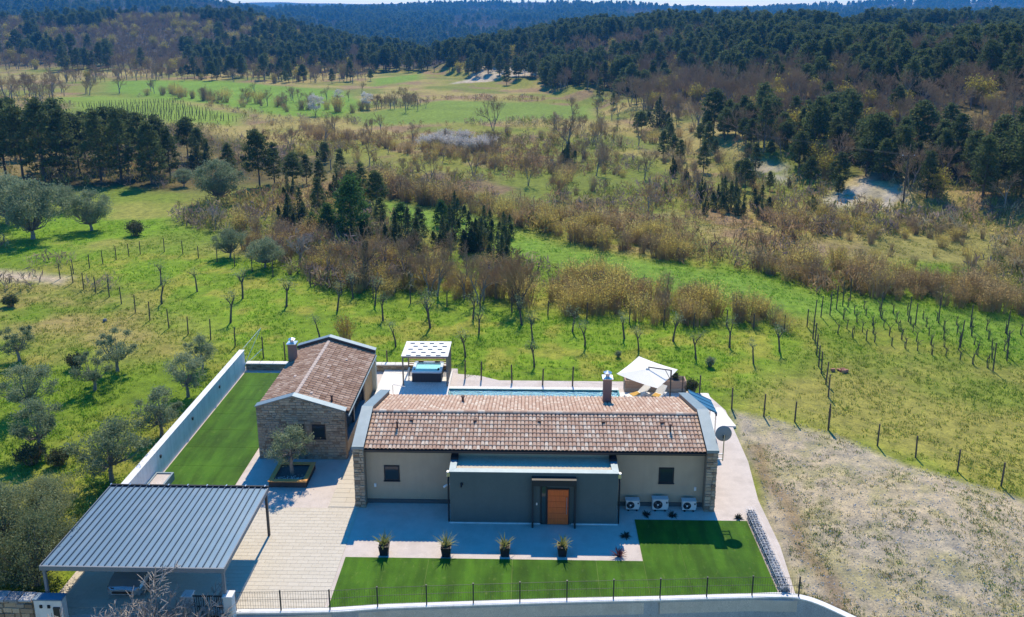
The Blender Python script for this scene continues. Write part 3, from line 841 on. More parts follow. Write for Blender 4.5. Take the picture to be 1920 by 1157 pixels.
# walls
MB().box(HX0 + GW, HX1 - GW, 39.35, 39.6, 0, 3.52).build('front_wall', m_beige, house)
MB().box(HX0 + GW, HX1 - GW, 46.2, 46.45, 0, 2.85).build('rear_wall', m_beige, house)
MB().box(HX0 + GW, HX1 - GW, 39.28, 39.35, 0, 0.22).build('plinth', M('dark_plinth', (0.1, 0.1, 0.1), 0.9, 0.1, 5), house)
prof = [(38.85, 0), (47.0, 0), (47.0, BZ + .14), (RY, RZ + .22), (38.85, EZ + .17)]
def gtop(y): return float(np.interp(y, [38.85, RY, 47.0], [EZ + .17, RZ + .22, BZ + .14]))
for x0, sgn in ((HX0, -1), (HX1 - GW, 1)):
    w = MB().ext([(x0, y, z) for y, z in prof], (GW, 0, 0)).build('gable_wall', m_mortar, house)
    s = MB(); stonework(s, x0, x0 + GW, 0, lambda u: gtop(38.85), lambda u, z, d: (u, 38.85 - d, z), .17, .2, .4, (.02, .07))
    xo = x0 if sgn < 0 else x0 + GW
    stonework(s, 38.85, 47.0, 0, gtop, lambda u, z, d, xo=xo, sgn=sgn: (xo + sgn * d, u if sgn > 0 else 85.85 - u, z) if sgn > 0 else (xo - d, u, z), .19, .2, .5, (.015, .05))
    s.build('stonework', m_stone, w, kind='stuff')
    # metal coping over the gable: one length to the ridge, one beyond
    for (ya, za), (yb, zb) in (((38.78, EZ + .155), (RY, RZ + .225)), ((RY, RZ + .225), (47.08, BZ + .125))):
        MB().ext([(x0 - .04, ya, za), (x0 - .04, yb, zb), (x0 - .04, yb, zb + .055), (x0 - .04, ya, za + .055)], (GW + .08, 0, 0)).build('coping', m_metal, house)
    MB().ext([(x0 - .045, 38.72, EZ + .03), (x0 - .045, 38.775, EZ + .03), (x0 - .045, 38.775, EZ + .212), (x0 - .045, 38.72, EZ + .2)], (GW + .09, 0, 0)).build('coping_end', m_metal, house)
# roof
TX0, TX1 = HX0 + GW + .01, HX1 - GW - .01
roof = MB()
roof.ext([(TX0, EY + .03, EZ - .09), (TX0, RY, RZ - .09), (TX0, BY - .03, BZ - .09), (TX0, BY - .03, BZ - .16), (TX0, RY, RZ - .2), (TX0, EY + .03, EZ - .16)], (TX1 - TX0, 0, 0))
roof = roof.build('roof', m_deck, house)
NC = 85; CW = (TX1 - TX0) / NC
tme, TV, TF = tile_mesh(CW * .985, 0.385, 0.085, m_tile, 'roof_tile')
LF = math.hypot(RY - EY, RZ - EZ); LB = math.hypot(BY - RY, RZ - BZ)
lay_tiles(roof, tme, TV, TF, (TX0, EY, EZ - .085), (1, 0, 0), (0, RY - EY, RZ - EZ), NC, 9, CW, LF / 9.03, 4, 300, 'roof_tile', 'upper_tiles', m_tile)
lay_tiles(roof, tme, TV, TF, (TX0, BY, BZ - .085), (1, 0, 0), (0, RY - BY, RZ - BZ), NC, 15, CW, LB / 15.03, 0, 0, 'roof_tile', 'rear_tiles', m_tile)
nr = 46; rl = (TX1 - TX0) / nr
rv = MB(); n = 7
for x, s in ((0, 1.12), (rl * 1.1, .92)):
    for k in range(n):
        a = math.pi * k / (n - 1); rv.v.append((x, -math.cos(a) * .145 * s, math.sin(a) * .095 * s - .045))
rv.f = [(k, k + 1, n + k + 1, n + k) for k in range(n - 1)] + [tuple(range(n))]
rme = bpy.data.meshes.new('ridge_tile'); rme.from_pydata(rv.v, [], rv.f); rme.materials.append(m_tile)
for k in range(nr):
    o = bpy.data.objects.new('ridge_tile', rme); COL.objects.link(o); o.parent = roof
    o.location = Vector((TX0 + k * rl, RY, RZ + .035)) - ORG[roof.name]
# gutter and fascia
MB().box(TX0, TX1, EY + .06, EY + .12, EZ - .3, EZ - .165).build('fascia', m_dark, house)
gut = MB(); n = 7
for i, x in enumerate((TX0, TX1)):
    for k in range(n):
        a = math.pi + math.pi * k / (n - 1); gut.v.append((x, EY - .02 + math.cos(a) * .065, EZ - .10 + math.sin(a) * .075))
gut.f = [(k, k + 1, n + k + 1, n + k) for k in range(n - 1)]
gut.build('gutter', M('brown_gutter', (0.12, 0.085, 0.07), 0.5, 0.1, 6, metal=.3), house)

def window(parent, x0, x1, z0, z1, y, depth=.1):
    f = MB(); t = .06
    f.box(x0, x1, y - .02, y + .05, z0, z0 + t); f.box(x0, x1, y - .02, y + .05, z1 - t, z1)
    f.box(x0, x0 + t, y - .02, y + .05, z0 + t, z1 - t); f.box(x1 - t, x1, y - .02, y + .05, z0 + t, z1 - t)
    w = MB().box(x0 - .02, x1 + .02, y - .015, y + .02, z0 - .02, z1 + .02).build('window', m_black, parent)
    f.build('frame', m_frame, w)
    MB().box(x0 + t, x1 - t, y - .022, y - .016, z0 + t, z1 - t).build('pane', m_glass, w)
    MB().box(x0 - .05, x1 + .05, y - .08, y - .004, z0 - .07, z0 - .024).build('sill', m_dark, w)
window(house, -7.86, -7.05, 1.40, 2.28, 39.33)
window(house, 7.2, 7.98, 1.45, 2.33, 39.33)

# entrance block with flat roof
ex0, ex1, ey, ez = -4.08, 4.76, 37.58, 3.0
eb = MB(); eb.box(ex0, ex1, ey, ey + .22, 0, ez); eb.box(ex0, ex0 + .22, ey + .22, 39.345, 0, ez); eb.box(ex1 - .22, ex1, ey + .22, 39.345, 0, ez)
blk = eb.build('entrance_block', m_slate, house)
MB().box(ex0 + .22, ex1 - .22, ey + .22, 39.345, 2.7, 2.9).build('flat_roof', M('roof_pebbles', (0.62, 0.53, 0.40), 0.9, 0.1, 5, fine=45, bump=.4), blk)
cp = MB(); cz0, cz1, cw = ez, ez + .045, .36
cp.ext([(ex0 - .04, ey - .04, cz0), (ex1 + .04, ey - .04, cz0), (ex1 + .04 - cw, ey - .04 + cw, cz0), (ex0 - .04 + cw, ey - .04 + cw, cz0)], (0, 0, cz1 - cz0))
cp.build('front_coping', m_metal, blk)
for x0, x1, xi in ((ex0 - .04, ex0 - .04 + cw, 1), (ex1 + .04, ex1 + .04 - cw, -1)):
    MB().ext([(x0, ey - .03, cz0), (x1, ey - .03 + cw, cz0), (x1, 38.72, cz0), (x0, 38.72, cz0)], (0, 0, cz1 - cz0)).build('side_coping', m_metal, blk)
    MB().box(min(x0, x1) - .01, max(x0, x1) + .01, 38.73, 39.34, ez - .25, ez + .16).build('corner_box', m_black, blk)
MB().box(ex0 - .06, .7, ey - .06, ey - .004, 0, .05).build('base_kerb', m_white, blk)
MB().box(2.35, ex1 + .06, ey - .06, ey - .004, 0, .05).build('base_kerb', m_white, blk)
for x in (ex0 - .09, ex1 + .09):
    d = MB(); d.tube([(x, ey + .3, 2.62), (x, ey + .08, 2.4), (x, ey + .08, 0.02)], .045, 8); d.build('downpipe', m_black, house)
    MB().bbox(x - .11, x + .11, ey + .2, ey + .42, 2.6, 2.86, .02).build('rain_hopper', m_steel, house)
# door portal
po = MB(); po.box(.24, 2.56, 37.18, 37.575, 2.47, 2.82); po.box(.24, .33, 37.18, 37.575, 0, 2.47); po.box(2.47, 2.56, 37.18, 37.575, 0, 2.47)
po.build('portal', M('portal_metal', (0.022, 0.027, 0.03), 0.5, .1, 5), blk)
MB().box(.33, 2.47, 37.52, 37.574, 2.36, 2.46).build('portal_light_strip', m_steel, blk)
MB().box(.70, 1.03, 37.5, 37.57, 0.02, 2.35).build('sidelight_frame', m_frame, blk)
sg = MB().box(.77, .97, 37.47, 37.495, .09, 2.28).build('sidelight_glass', MGLASS('door_glass', (0.03, 0.05, 0.05)), blk)
dr = MB().box(1.03, 2.22, 37.5, 37.57, 0.02, 2.16).build('door_frame', m_frame, blk)
door = MB().box(1.08, 2.17, 37.47, 37.498, .05, 2.1).build('door', m_door, blk)
for k in range(6):
    z = .06 + k * .34
    MB().bbox(1.085, 2.165, 37.448, 37.469, z, z + .325, .006).build('door_board', m_door, door)
MB().tube([(2.08, 37.4, .7), (2.08, 37.4, 1.7)], .018, 8).build('handle', m_steel, door)
MB().bbox(.46, .54, 37.54, 37.578, 1.12, 1.26, .01).build('doorbell', m_white, blk)
for x, z in ((-3.45, 2.35),):
    cm = MB().bbox(x - .07, x + .07, ey - .1, ey - .002, z - .05, z + .05, .02); cm.tube([(x, ey - .1, z), (x - .02, ey - .24, z - .1)], .045, 8)
    cm.build('security_camera', m_black, blk)
cm = MB(); cm.tube([(ex0 - .02, 37.9, 2.1), (ex0 - .2, 37.86, 2.05)], .04, 8); cm.tube([(ex0 - .2, 37.86, 2.05), (ex0 - .36, 37.75, 2.0)], .055, 8)
cm.build('security_camera', m_white, blk)
for x in (-8.4, 9.2):
    MB().bbox(x - .06, x + .06, 39.29, 39.345, .98, 1.18, .01).build('wall_lamp', m_white, house)
# vents on the roof
m_vent = M('vent_brown', (0.09, 0.045, 0.035), 0.6, .1, 6)
def roof_z(y): return EZ + SL * (y - EY) if y < RY else RZ - SL * (y - RY)
for px, py, h, r in ((745, 800, .42, .055), (1257, 801, .42, .055)):
    y = 40.35; x = at_depth(px, py, y)[0]
    MB().lathe([(r * 1.6, 0), (r * 1.3, .06), (r, .08), (r, h), (r * 1.5, h + .01), (r * 1.5, h + .06), (r * .4, h + .09)], (x, y, roof_z(y) - .08), 10).build('vent_pipe', m_vent, house)
y = 44.6; x = at_depth(868, 752, y)[0]
MB().lathe([(.12, 0), (.08, .08), (.07, .1), (.07, .38), (.12, .4), (.12, .47), (.03, .5)], (x, y, roof_z(y) - .08), 10).build('vent_pipe', m_vent, house)
for px in (772, 891, 1011, 1131, 1241):
    y = 41.0; x = at_depth(px, 786, y)[0]; z = roof_z(y)
    MB().ext([(x - .1, y - .14, z - .06), (x - .1, y - .14, z + .075), (x - .1, y + .2, z + .06)], (.2, 0, 0)).build('vent_tile', m_vent, house)
# chimney
cx, cy = 4.85, 45.1
ch = MB().bbox(cx - .25, cx + .25, cy - .25, cy + .25, 2.9, 4.92, .01).build('chimney', m_brown, house)
MB().bbox(cx - .33, cx + .33, cy - .33, cy + .33, 4.92, 4.97, .01).build('chimney_plate', m_steel, ch)
MB().lathe([(.13, 0), (.13, .24)], (cx, cy, 4.97), 14).build('flue', m_steel, ch)
MB().lathe([(.24, 0), (.26, .03), (.04, .13)], (cx, cy, 5.24), 14).build('cowl', m_steel, ch)
for a in range(3): MB().bar((cx + .14 * math.cos(a * 2.1), cy + .14 * math.sin(a * 2.1), 5.1), (cx + .2 * math.cos(a * 2.1), cy + .2 * math.sin(a * 2.1), 5.26), .012).build('cowl_stay', m_steel, ch)
# side canopy behind the gable
sc_ = thing('side_canopy', 'blue-grey sheet metal canopy leaning on the gable end of the house', 'canopy', (11, 46.6, 0))
a, b2 = (HX1 + .06, 3.05), (11.75, 2.32)
cb = MB().ext([(a[0], 45.6, a[1]), (b2[0], 45.6, b2[1]), (b2[0], 45.6, b2[1] + .07), (a[0], 45.6, a[1] + .07)], (0, 1.7, 0)).build('sheet', M('blue_canopy_sheet', (.05, .19, .32), .4, .06, 3, metal=.2, spec=.5), sc_)
for k in range(4):
    y = 45.62 + k * .55
    MB().ext([(a[0], y, a[1] + .07), (b2[0], y, b2[1] + .07), (b2[0], y, b2[1] + .1), (a[0], y, a[1] + .1)], (0, .025, 0)).build('seam', MATS['blue_canopy_sheet'], sc_)
MB().bar((b2[0] - .05, 45.55, b2[1] - .06), (b2[0] - .05, 47.35, b2[1] - .06), .08, .1).build('beam', m_dark, sc_)
for y in (45.68, 47.2): MB().bar((b2[0] - .06, y, 0.0), (b2[0] - .06, y, b2[1] - .05), .07).build('post', m_steel, sc_)
# ---------------------------------------------------------------- stone outbuilding
AX0, AX1, AXR, AY0, AY1 = -16.36, -11.0, -14.1, 43.75, 53.2
ASL = 0.306
def atop(x): return 4.18 - ASL * abs(x - AXR)
annex = thing('stone_outbuilding', 'smaller stone outbuilding with brown tiled roof and open side porch', 'house', (-13.7, 48.4, 0))
fw_ = MB().ext([(AX0, AY0, 0), (AX1, AY0, 0), (AX1, AY0, atop(AX1) - .02), (AXR, AY0, atop(AXR) - .02), (AX0, AY0, atop(AX0) - .02)], (0, .4, 0)).build('front_wall', m_mortar, annex)
stonework(MB(), AX0, AX1, 0, lambda u: atop(u) - .03, lambda u, z, d: (u, AY0 - d, z), .16, .15, .42, (.012, .05), skip=((-13.06, -12.21, 1.36, 2.34), (-14.3, -13.48, 1.36, 2.34))).build('stonework', m_stone, fw_, kind='stuff')
MB().box(AX0, AX0 + .3, AY0 + .4, AY1 - .35, 0, 3.1).build('side_wall', m_beige, annex)
MB().ext([(AX0, AY1 - .35, 0), (AX1 + .1, AY1 - .35, 0), (AX1 + .1, AY1 - .35, atop(AX1 + .1) + .02), (AXR, AY1 - .35, atop(AXR) + .02), (AX0, AY1 - .35, atop(AX0) + .02)], (0, .35, 0)).build('rear_wall', M('pale_render', (0.52, 0.53, 0.42), 0.9, .05, 3), annex)
# copings
for y0, y1, dz in ((AY0 - .05, AY0 + .43, 0), (AY1 - .4, AY1 + .05, .05)):
    for xa, xb in ((AX0 - .06, AXR), (AXR, AX1 + (.06 if dz == 0 else .16))):
        za, zb = atop(xa) + dz - .015, atop(xb) + dz - .015
        MB().ext([(xa, y0, za), (xb, y0, zb), (xb, y0, zb + .05), (xa, y0, za + .05)], (0, y1 - y0, 0)).build('coping', m_metal, annex)
        if dz: MB().ext([(xa, y0 - .012, za - .16), (xb, y0 - .012, zb - .16), (xb, y0 - .012, zb + .02), (xa, y0 - .012, za + .02)], (0, -.02, 0)).build('upstand', m_dark, annex)
# roof and tiles
def az(x): return atop(x) - .2
ya, yb = AY0 + .42, AY1 - .42
rf = MB().ext([(AX0 - .02, ya, az(AX0) - .03), (AXR, ya, az(AXR) - .03), (AX1 + .12, ya, az(AX1 + .12) - .03), (AX1 + .12, ya, az(AX1 + .12) - .12), (AXR, ya, az(AXR) - .14), (AX0 - .02, ya, az(AX0) - .12)], (0, yb - ya, 0)).build('roof', m_deck, annex)
nca = 30; cwa = (yb - ya) / nca
tme2, TV2, TF2 = tile_mesh(cwa * .985, .40, .04, m_tile_brown, 'roof_tile')
lenr = math.hypot(AX1 + .12 - AXR, ASL * (AX1 + .12 - AXR)); lenl = math.hypot(AXR - AX0, ASL * (AXR - AX0))
lay_tiles(rf, tme2, TV2, TF2, (AX1 + .15, ya, az(AX1 + .15) - .025), (0, 1, 0), (-1, 0, ASL), nca, 10, cwa, lenr / 10.05, 10, 300, 'roof_tile', 'tiles', m_tile_brown)
lay_tiles(rf, tme2, TV2, TF2, (AX0 - .05, yb, az(AX0 - .05) - .025), (0, -1, 0), (1, 0, ASL), nca, 7, cwa, lenl / 7.05, 0, 0, 'roof_tile', 'west_tiles', m_tile_brown)
m_ridge = M('pale_ridge', (0.52, 0.42, 0.36), .85, .12, 6, fine=30)
nrd = 22; rl2 = (yb - ya) / nrd
rv = MB()
for y, s in ((0, 1.1), (rl2 * 1.08, .94)):
    for k in range(7):
        a = math.pi * k / 6; rv.v.append((math.cos(a) * .12 * s, y, math.sin(a) * .075 * s - .03))
rv.f = [(k, k + 1, 8 + k, 7 + k) for k in range(6)] + [tuple(range(6, -1, -1))]
rme2 = bpy.data.meshes.new('ridge_tile'); rme2.from_pydata(rv.v, [], rv.f); rme2.materials.append(m_ridge)
for k in range(nrd):
    o = bpy.data.objects.new('ridge_tile', rme2); COL.objects.link(o); o.parent = rf
    o.location = Vector((AXR, ya + k * rl2, az(AXR) + .02)) - ORG[rf.name]
for x, y in ((-13.3, 45.0), (-12.9, 47.6), (-12.4, 50.6), (-15.0, 47.4)):
    z = az(x) + .03
    MB().bbox(x - .09, x + .09, y - .13, y + .13, z - .04, z + .05, .02).build('vent_tile', m_ridge, rf)
MB().lathe([(.1, 0), (.065, .08), (.06, .1), (.06, .34), (.1, .36), (.1, .42), (.03, .45)], (-12.0, 44.75, az(-12.0)), 10).build('vent_pipe', m_vent, annex)
MB().box(AX1 + .13, AX1 + .16, ya, yb, az(AX1 + .12) - .24, az(AX1 + .12) - .03).build('fascia', m_dark, annex)
g2 = MB(); g2.tube([(AX1 + .21, ya - .3, az(AX1 + .12) - .14), (AX1 + .21, yb, az(AX1 + .12) - .14)], .05, 8); g2.build('gutter', m_metal, annex)
window(annex, -13.02, -12.25, 1.42, 2.3, AY0 - .005)
window(annex, -14.26, -13.52, 1.42, 2.3, AY0 - .005)
# open side: low wall with metal top, timber sliders, posts, inner wall
MB().box(-11.3, -11.06, AY0 + .4, 49.6, 0, .95).build('low_wall', m_beige, annex)
MB().box(-11.36, -11.0, AY0 + .41, 49.65, .95, 1.0).build('low_wall_top', m_metal, annex)
MB().box(-12.9, -12.75, AY0 + .4, AY1 - .36, 0, 3.1).build('inner_wall', m_beige, annex)
for y in (46.6, 49.72): MB().box(-11.26, -11.1, y - .08, y + .08, 0 if y > 49.6 else 1.0, 2.95).build('post', m_dark, annex)
MB().box(-11.26, -11.1, AY0 + .4, AY1 - .36, 2.76, 2.95).build('eave_beam', m_dark, annex)
m_timber = M('honey_timber', (0.46, 0.31, 0.15), .6, .2, 4, stretch=(6, 6, .5))
for k in range(14):
    y = 50.2 + k * .18
    MB().box(-11.24, -11.14, y, y + .12, 0, 2.75).build('timber_slat', m_timber, annex)
acy = 50.9
ac_ = MB().bbox(-16.42, -15.92, acy - .25, acy + .25, 0, 4.55, .01).build('chimney', m_brown, annex)
MB().bbox(-16.5, -15.84, acy - .33, acy + .33, 4.55, 4.6, .01).build('chimney_plate', m_steel, ac_)
MB().lathe([(.12, 0), (.12, .22)], (-16.17, acy, 4.6), 14).build('flue', m_steel, ac_)
MB().lathe([(.22, 0), (.24, .03), (.04, .11)], (-16.17, acy, 4.84), 14).build('cowl', m_steel, ac_)

# ---------------------------------------------------------------- carport
CX0, CX1, CY0, CY1, CZ0, CZ1 = -21.42, -13.32, 30.25, 36.3, 2.66, 2.74
cpt = thing('carport', 'steel carport with blue-grey standing seam metal roof', 'carport', (-17.4, 33.3, 0))
m_roofmetal = M('blue_grey_roof_sheet', (0.12, 0.205, 0.29), 0.45, 0.05, 1.2, metal=.3, spec=.5, dirt=(.2, .25, .3), dirt_amt=.3)
m_seamd = M('shadowed_seam', (.055, .095, .14), .5, .05, 4)  # standing seam ribs, with their shadow put into the dark colour
npan = 26; pw = (CX1 - CX0) / npan
for k in range(npan):
    x = CX0 + k * pw; mb = MB()
    mb.ext([(x, CY0, CZ0 - .02), (x, CY1, CZ1 - .02), (x, CY1, CZ1), (x, CY0, CZ0)], (pw, 0, 0))
    pan = mb.build('roof_panel', m_roofmetal, cpt)
    MB().ext([(x, CY0, CZ0 + .001), (x, CY1, CZ1 + .001), (x, CY1, CZ1 + .07), (x, CY0, CZ0 + .07)], (.036, 0, 0)).build('seam', m_seamd, pan)
MB().box(CX0 - .06, CX1 + .06, CY0 - .09, CY0 - .01, CZ0 - .2, CZ0 + .02).build('front_fascia', M('grey_fascia', (.2, .22, .24), .5, .05, 4), cpt)
MB().box(CX0 - .06, CX1 + .06, CY1 + .01, CY1 + .09, CZ1 - .2, CZ1 + .09).build('back_fascia', m_black, cpt)
for k in range(9):
    x = CX0 + k * pw * 3.2
    MB().box(x - .02, x + .03, CY1 - .03, CY1 + .1, CZ1 + .09, CZ1 + .12).build('gutter_clip', m_steel, cpt)
m_fas = MATS['grey_fascia']
for x0 in (CX0 - .06, CX1 + .01):
    MB().ext([(x0, CY0 - .009, CZ0 - .2), (x0, CY1 + .009, CZ1 - .2), (x0, CY1 + .009, CZ1 + .03), (x0, CY0 - .009, CZ0 + .03)], (.05, 0, 0)).build('side_fascia', m_fas, cpt)
for x in (CX0 + .05, CX1 - .07):
    for y in (CY0 + .06, CY1 - .08):
        MB().bbox(x - .06, x + .06, y - .06, y + .06, -.1, CZ0 - .05, .008).build('post', m_fas if y < 33 else m_dark, cpt)
for y in (31.6, 33.2, 34.8): MB().bar((CX0 + .05, y, CZ0 - .1), (CX1 - .05, y, CZ0 - .1), .08, .12).build('purlin', m_dark, cpt)

# ---------------------------------------------------------------- car under the carport
def make_car(cx, cy, z0, paint):
    car = thing('parked_car', 'silver blue car parked under the carport behind the bare tree', 'car', (cx, cy, z0))
    # body sections along y (front towards -y): y, half width, sill z, belt z
    S = [(-2.15, .62, .34, .58), (-2.05, .78, .25, .68), (-1.7, .86, .22, .80), (-.95, .89, .2, .92), (.2, .9, .2, .96), (1.3, .9, .2, .99), (1.9, .86, .25, 1.0), (2.12, .75, .34, .92)]
    vs, fs = [], []
    for y, w, a, b2 in S:
        ring = [(-w * .92, a), (-w, a + (b2 - a) * .35), (-w * .985, a + (b2 - a) * .75), (-w * .9, b2), (0, b2 + .045), (w * .9, b2), (w * .985, a + (b2 - a) * .75), (w, a + (b2 - a) * .35), (w * .92, a)]
        vs += [(cx + p, cy + y, z0 + q) for p, q in ring]
    n = 9
    for i in range(len(S) - 1):
        for j in range(n): fs.append((i * n + j, i * n + (j + 1) % n, (i + 1) * n + (j + 1) % n, (i + 1) * n + j))
    fs.append(tuple(range(n - 1, -1, -1))); fs.append(tuple((len(S) - 1) * n + j for j in range(n)))
    MB().add(vs, fs).build('body', paint, car, smooth=False)
    # cabin
    B = [(-1.0, .80, .93), (1.78, .78, 1.0)]; Tp = [(-.25, .60, 1.44), (1.3, .60, 1.45)]
    q = lambda y, w, z: (cx + w, cy + y, z0 + z)
    cab = [q(-1.0, -.8, .93), q(-1.0, .8, .93), q(1.78, .78, 1.0), q(1.78, -.78, 1.0), q(-.25, -.6, 1.43), q(-.25, .6, 1.43), q(1.3, .6, 1.45), q(1.3, -.6, 1.45)]
    MB().add(cab, [(0, 1, 5, 4), (1, 2, 6, 5), (2, 3, 7, 6), (3, 0, 4, 7), (4, 5, 6, 7)]).build('cabin', paint, car)
    def pane(name, i, s, off):
        p = [Vector(cab[k]) for k in i]; c = sum(p, Vector()) / 4; nrm = (p[1] - p[0]).cross(p[2] - p[1]).normalized()
        p = [c + (a - c) * s + nrm * off for a in p]
        MB().ext(p, nrm * .006).build(name, MGLASS('car_glass', (.03, .045, .055), .04, .7), car)
    pane('windscreen', (0, 1, 5, 4), .9, .004); pane('rear_window', (2, 3, 7, 6), .86, .004)
    pane('side_window', (1, 2, 6, 5), .84, .004); pane('side_window', (3, 0, 4, 7), .84, .004)
    MB().ext([q(-.22, -.56, 1.44), q(-.22, .56, 1.44), q(1.25, .56, 1.46), q(1.25, -.56, 1.46)], (0, 0, .03)).build('roof', m_black, car)
    for sx in (-1, 1):
        MB().bbox(cx + sx * .92 - .1, cx + sx * .92 + .1, cy - .72, cy - .58, z0 + .93, z0 + 1.07, .03).build('mirror', m_black, car)
        MB().ext([q(-2.06, sx * .72, .56), q(-2.06, sx * .42, .56), q(-2.1, sx * .42, .66), q(-1.98, sx * .76, .69)], (0, -.03, 0)).build('headlight', m_glass, car)
        for y in (-1.32, 1.32):
            w = MB(); c = Vector((cx + sx * .8, cy + y, z0 + .31)); ring = []
            for x, r in ((0, .31), (.04, .315), (.16, .315), (.2, .3)): ring.append((x * sx, r))
            for x, r in ring:
                for k in range(18): w.v.append((c.x + x - sx * .08, c.y + math.cos(k * math.pi / 9) * r, c.z + math.sin(k * math.pi / 9) * r))
            for i in range(3):
                for k in range(18): w.f.append((i * 18 + k, i * 18 + (k + 1) % 18, (i + 1) * 18 + (k + 1) % 18, (i + 1) * 18 + k))
            w.f.append(tuple(range(18))); w.f.append(tuple(54 + k for k in range(18)))
            wh = w.build('wheel', m_black, car)
            rim = MB()
            for k in range(18): rim.v.append((c.x + sx * .125, c.y + math.cos(k * math.pi / 9) * .2, c.z + math.sin(k * math.pi / 9) * .2))
            rim.f.append(tuple(range(18))); rim.ext([rim.v[k] for k in range(18)], (sx * .01, 0, 0)); rim.build('rim', m_steel, wh)
    MB().box(cx - .5, cx + .5, cy - 2.16, cy - 2.1, z0 + .4, z0 + .52).build('grille', m_black, car)
    return car
paint = M('silver_blue_paint', (0.36, 0.43, 0.47), .25, .03, 2, metal=.6, spec=.6)
cpos = at_depth(252, 1092, 32.3)
make_car(cpos[0], 33.4, .038, paint)
# ---------------------------------------------------------------- raised planter
pl = thing('raised_planter', 'square rust-brown raised planter holding the courtyard olive tree', 'planter', (-13.75, 41.65, 0))
m_corten = M('orange_timber', (0.68, 0.33, 0.10), .75, .15, 5, stretch=(1, 1, 3))
px0, px1, py0, py1, ph, pt = -14.85, -12.62, 40.62, 42.72, .36, .26
for a in ((px0, px1, py0, py0 + pt), (px0, px1, py1 - pt, py1), (px0, px0 + pt, py0 + pt, py1 - pt), (px1 - pt, px1, py0 + pt, py1 - pt)):
    MB().box(a[0], a[1], a[2], a[3], ph, ph + .05).build('seat_board', m_corten, pl)
for a in ((px0 + .04, px1 - .04, py0 + .04, py0 + .12), (px0 + .04, px1 - .04, py1 - .12, py1 - .04), (px0 + .04, px0 + .12, py0 + .12, py1 - .12), (px1 - .12, px1 - .04, py0 + .12, py1 - .12)):
    MB().box(a[0], a[1], a[2], a[3], 0.001, ph).build('side_panel', M('dark_timber', (.06, .05, .045), .8, .15, 5), pl)
MB().box(px0 + .12, px1 - .12, py0 + .12, py1 - .12, 0.001, .27).build('soil', M('dark_gravel', (.10, .10, .10), .95, .3, 12, fine=40, bump=.6), pl)
peb = MB()
for k in range(260):
    x = random.uniform(px0 + pt, px1 - pt); y = py0 + pt + abs(random.gauss(0, .22)); r = random.uniform(.02, .045)
    if y > py1 - pt: continue
    peb.add([(x + r, y, .27), (x, y + r, .27), (x - r, y, .27), (x, y - r, .27), (x, y, .27 + r)], [(0, 1, 4), (1, 2, 4), (2, 3, 4), (3, 0, 4)])
peb.build('white_pebbles', M('white_pebble', (.68, .64, .58), .8, .1, 10), pl, kind='stuff')

# ---------------------------------------------------------------- low planter box on the strip lawn
lb = thing('low_planter_box', 'low white planter box against the boundary wall at the lawn end', 'planter', (-21.1, 40.0, 0))
for a in ((-21.58, -20.55, 38.9, 39.0), (-21.58, -20.55, 41.2, 41.3), (-21.58, -21.48, 39.0, 41.2), (-20.65, -20.55, 39.0, 41.2)):
    MB().box(*a, 0.001, .5).build('side_panel', m_metal, lb)
MB().box(-21.48, -20.65, 39.0, 41.2, 0.001, .44).build('gravel_fill', m_gravel, lb)

# ---------------------------------------------------------------- air conditioners
def make_ac(x, w, h, label):
    t = thing('air_conditioner', label, 'air conditioner', (x, 38.98, .02), 'outdoor air conditioning units')
    m_ac = M('ac_casing', (.62, .63, .62), .45, .03, 3); y0, y1, z0 = 38.82, 39.14, .10
    MB().bbox(x - w / 2, x + w / 2, y0, y1, z0, z0 + h, .02).build('casing', m_ac, t)
    MB().box(x - w / 2 - .03, x + w / 2 + .02, y0 - .03, y1 + .01, z0 + h + .001, z0 + h + .02).build('top_plate', m_ac, t)
    r = h * .40; c = (x - w * .16, y0 - .012, z0 + h * .5)
    disc = MB()
    for k in range(24): disc.v.append((c[0] + math.cos(k * math.pi / 12) * r, y0 - .006, c[2] + math.sin(k * math.pi / 12) * r))
    disc.f.append(tuple(range(24))); f = disc.build('fan_opening', m_black, t)
    gr = MB()
    for q in (.3, .55, .8, 1.0): gr.tube([(c[0] + math.cos(k * math.pi / 10) * r * q, y0 - .02, c[2] + math.sin(k * math.pi / 10) * r * q) for k in range(21)], .006, 4, False)
    for k in range(8): gr.bar((c[0], y0 - .02, c[2]), (c[0] + math.cos(k * math.pi / 4) * r, y0 - .02, c[2] + math.sin(k * math.pi / 4) * r), .007)
    gr.build('grille', m_dark, f)
    for k in range(3):
        a = k * 2.094 + .4; ca, sa = math.cos(a), math.sin(a)
        MB().add([(c[0] + .05 * ca, y0 - .012, c[2] + .05 * sa), (c[0] + r * .85 * math.cos(a - .35), y0 - .009, c[2] + r * .85 * math.sin(a - .35)), (c[0] + r * .85 * math.cos(a + .35), y0 - .016, c[2] + r * .85 * math.sin(a + .35))], [(0, 1, 2)]).build('fan_blade', M('fan_grey', (.12, .13, .14), .5), f)
    MB().lathe([(.05, 0), (.045, .02)], (0, 0, 0), 10).build('hub', m_white, f, origin=(0, 0, 0))
    hub = bpy.data.objects[-1] if False else f.children[-1]; hub.location = Vector((c[0], y0 - .022, c[2])) - ORG[f.name]; hub.rotation_euler = (R(90), 0, 0)
    MB().bbox(x + w * .36, x + w * .46, y0 - .01, y0 - .001, z0 + h * .62, z0 + h * .78, .01).build('badge_panel', m_dark, t)
    MB().bbox(x + w / 2, x + w / 2 + .05, y0 + .1, y1 - .04, z0 + .06, z0 + .3, .01).build('valve_cover', m_ac, t)
    for sx in (-.32, .32): MB().box(x + sx * w - .04, x + sx * w + .04, y0 - .02, y1 + .02, .001, z0).build('foot', m_black, t)
make_ac(5.75, .72, .52, 'small outdoor air conditioner nearest the entrance block')
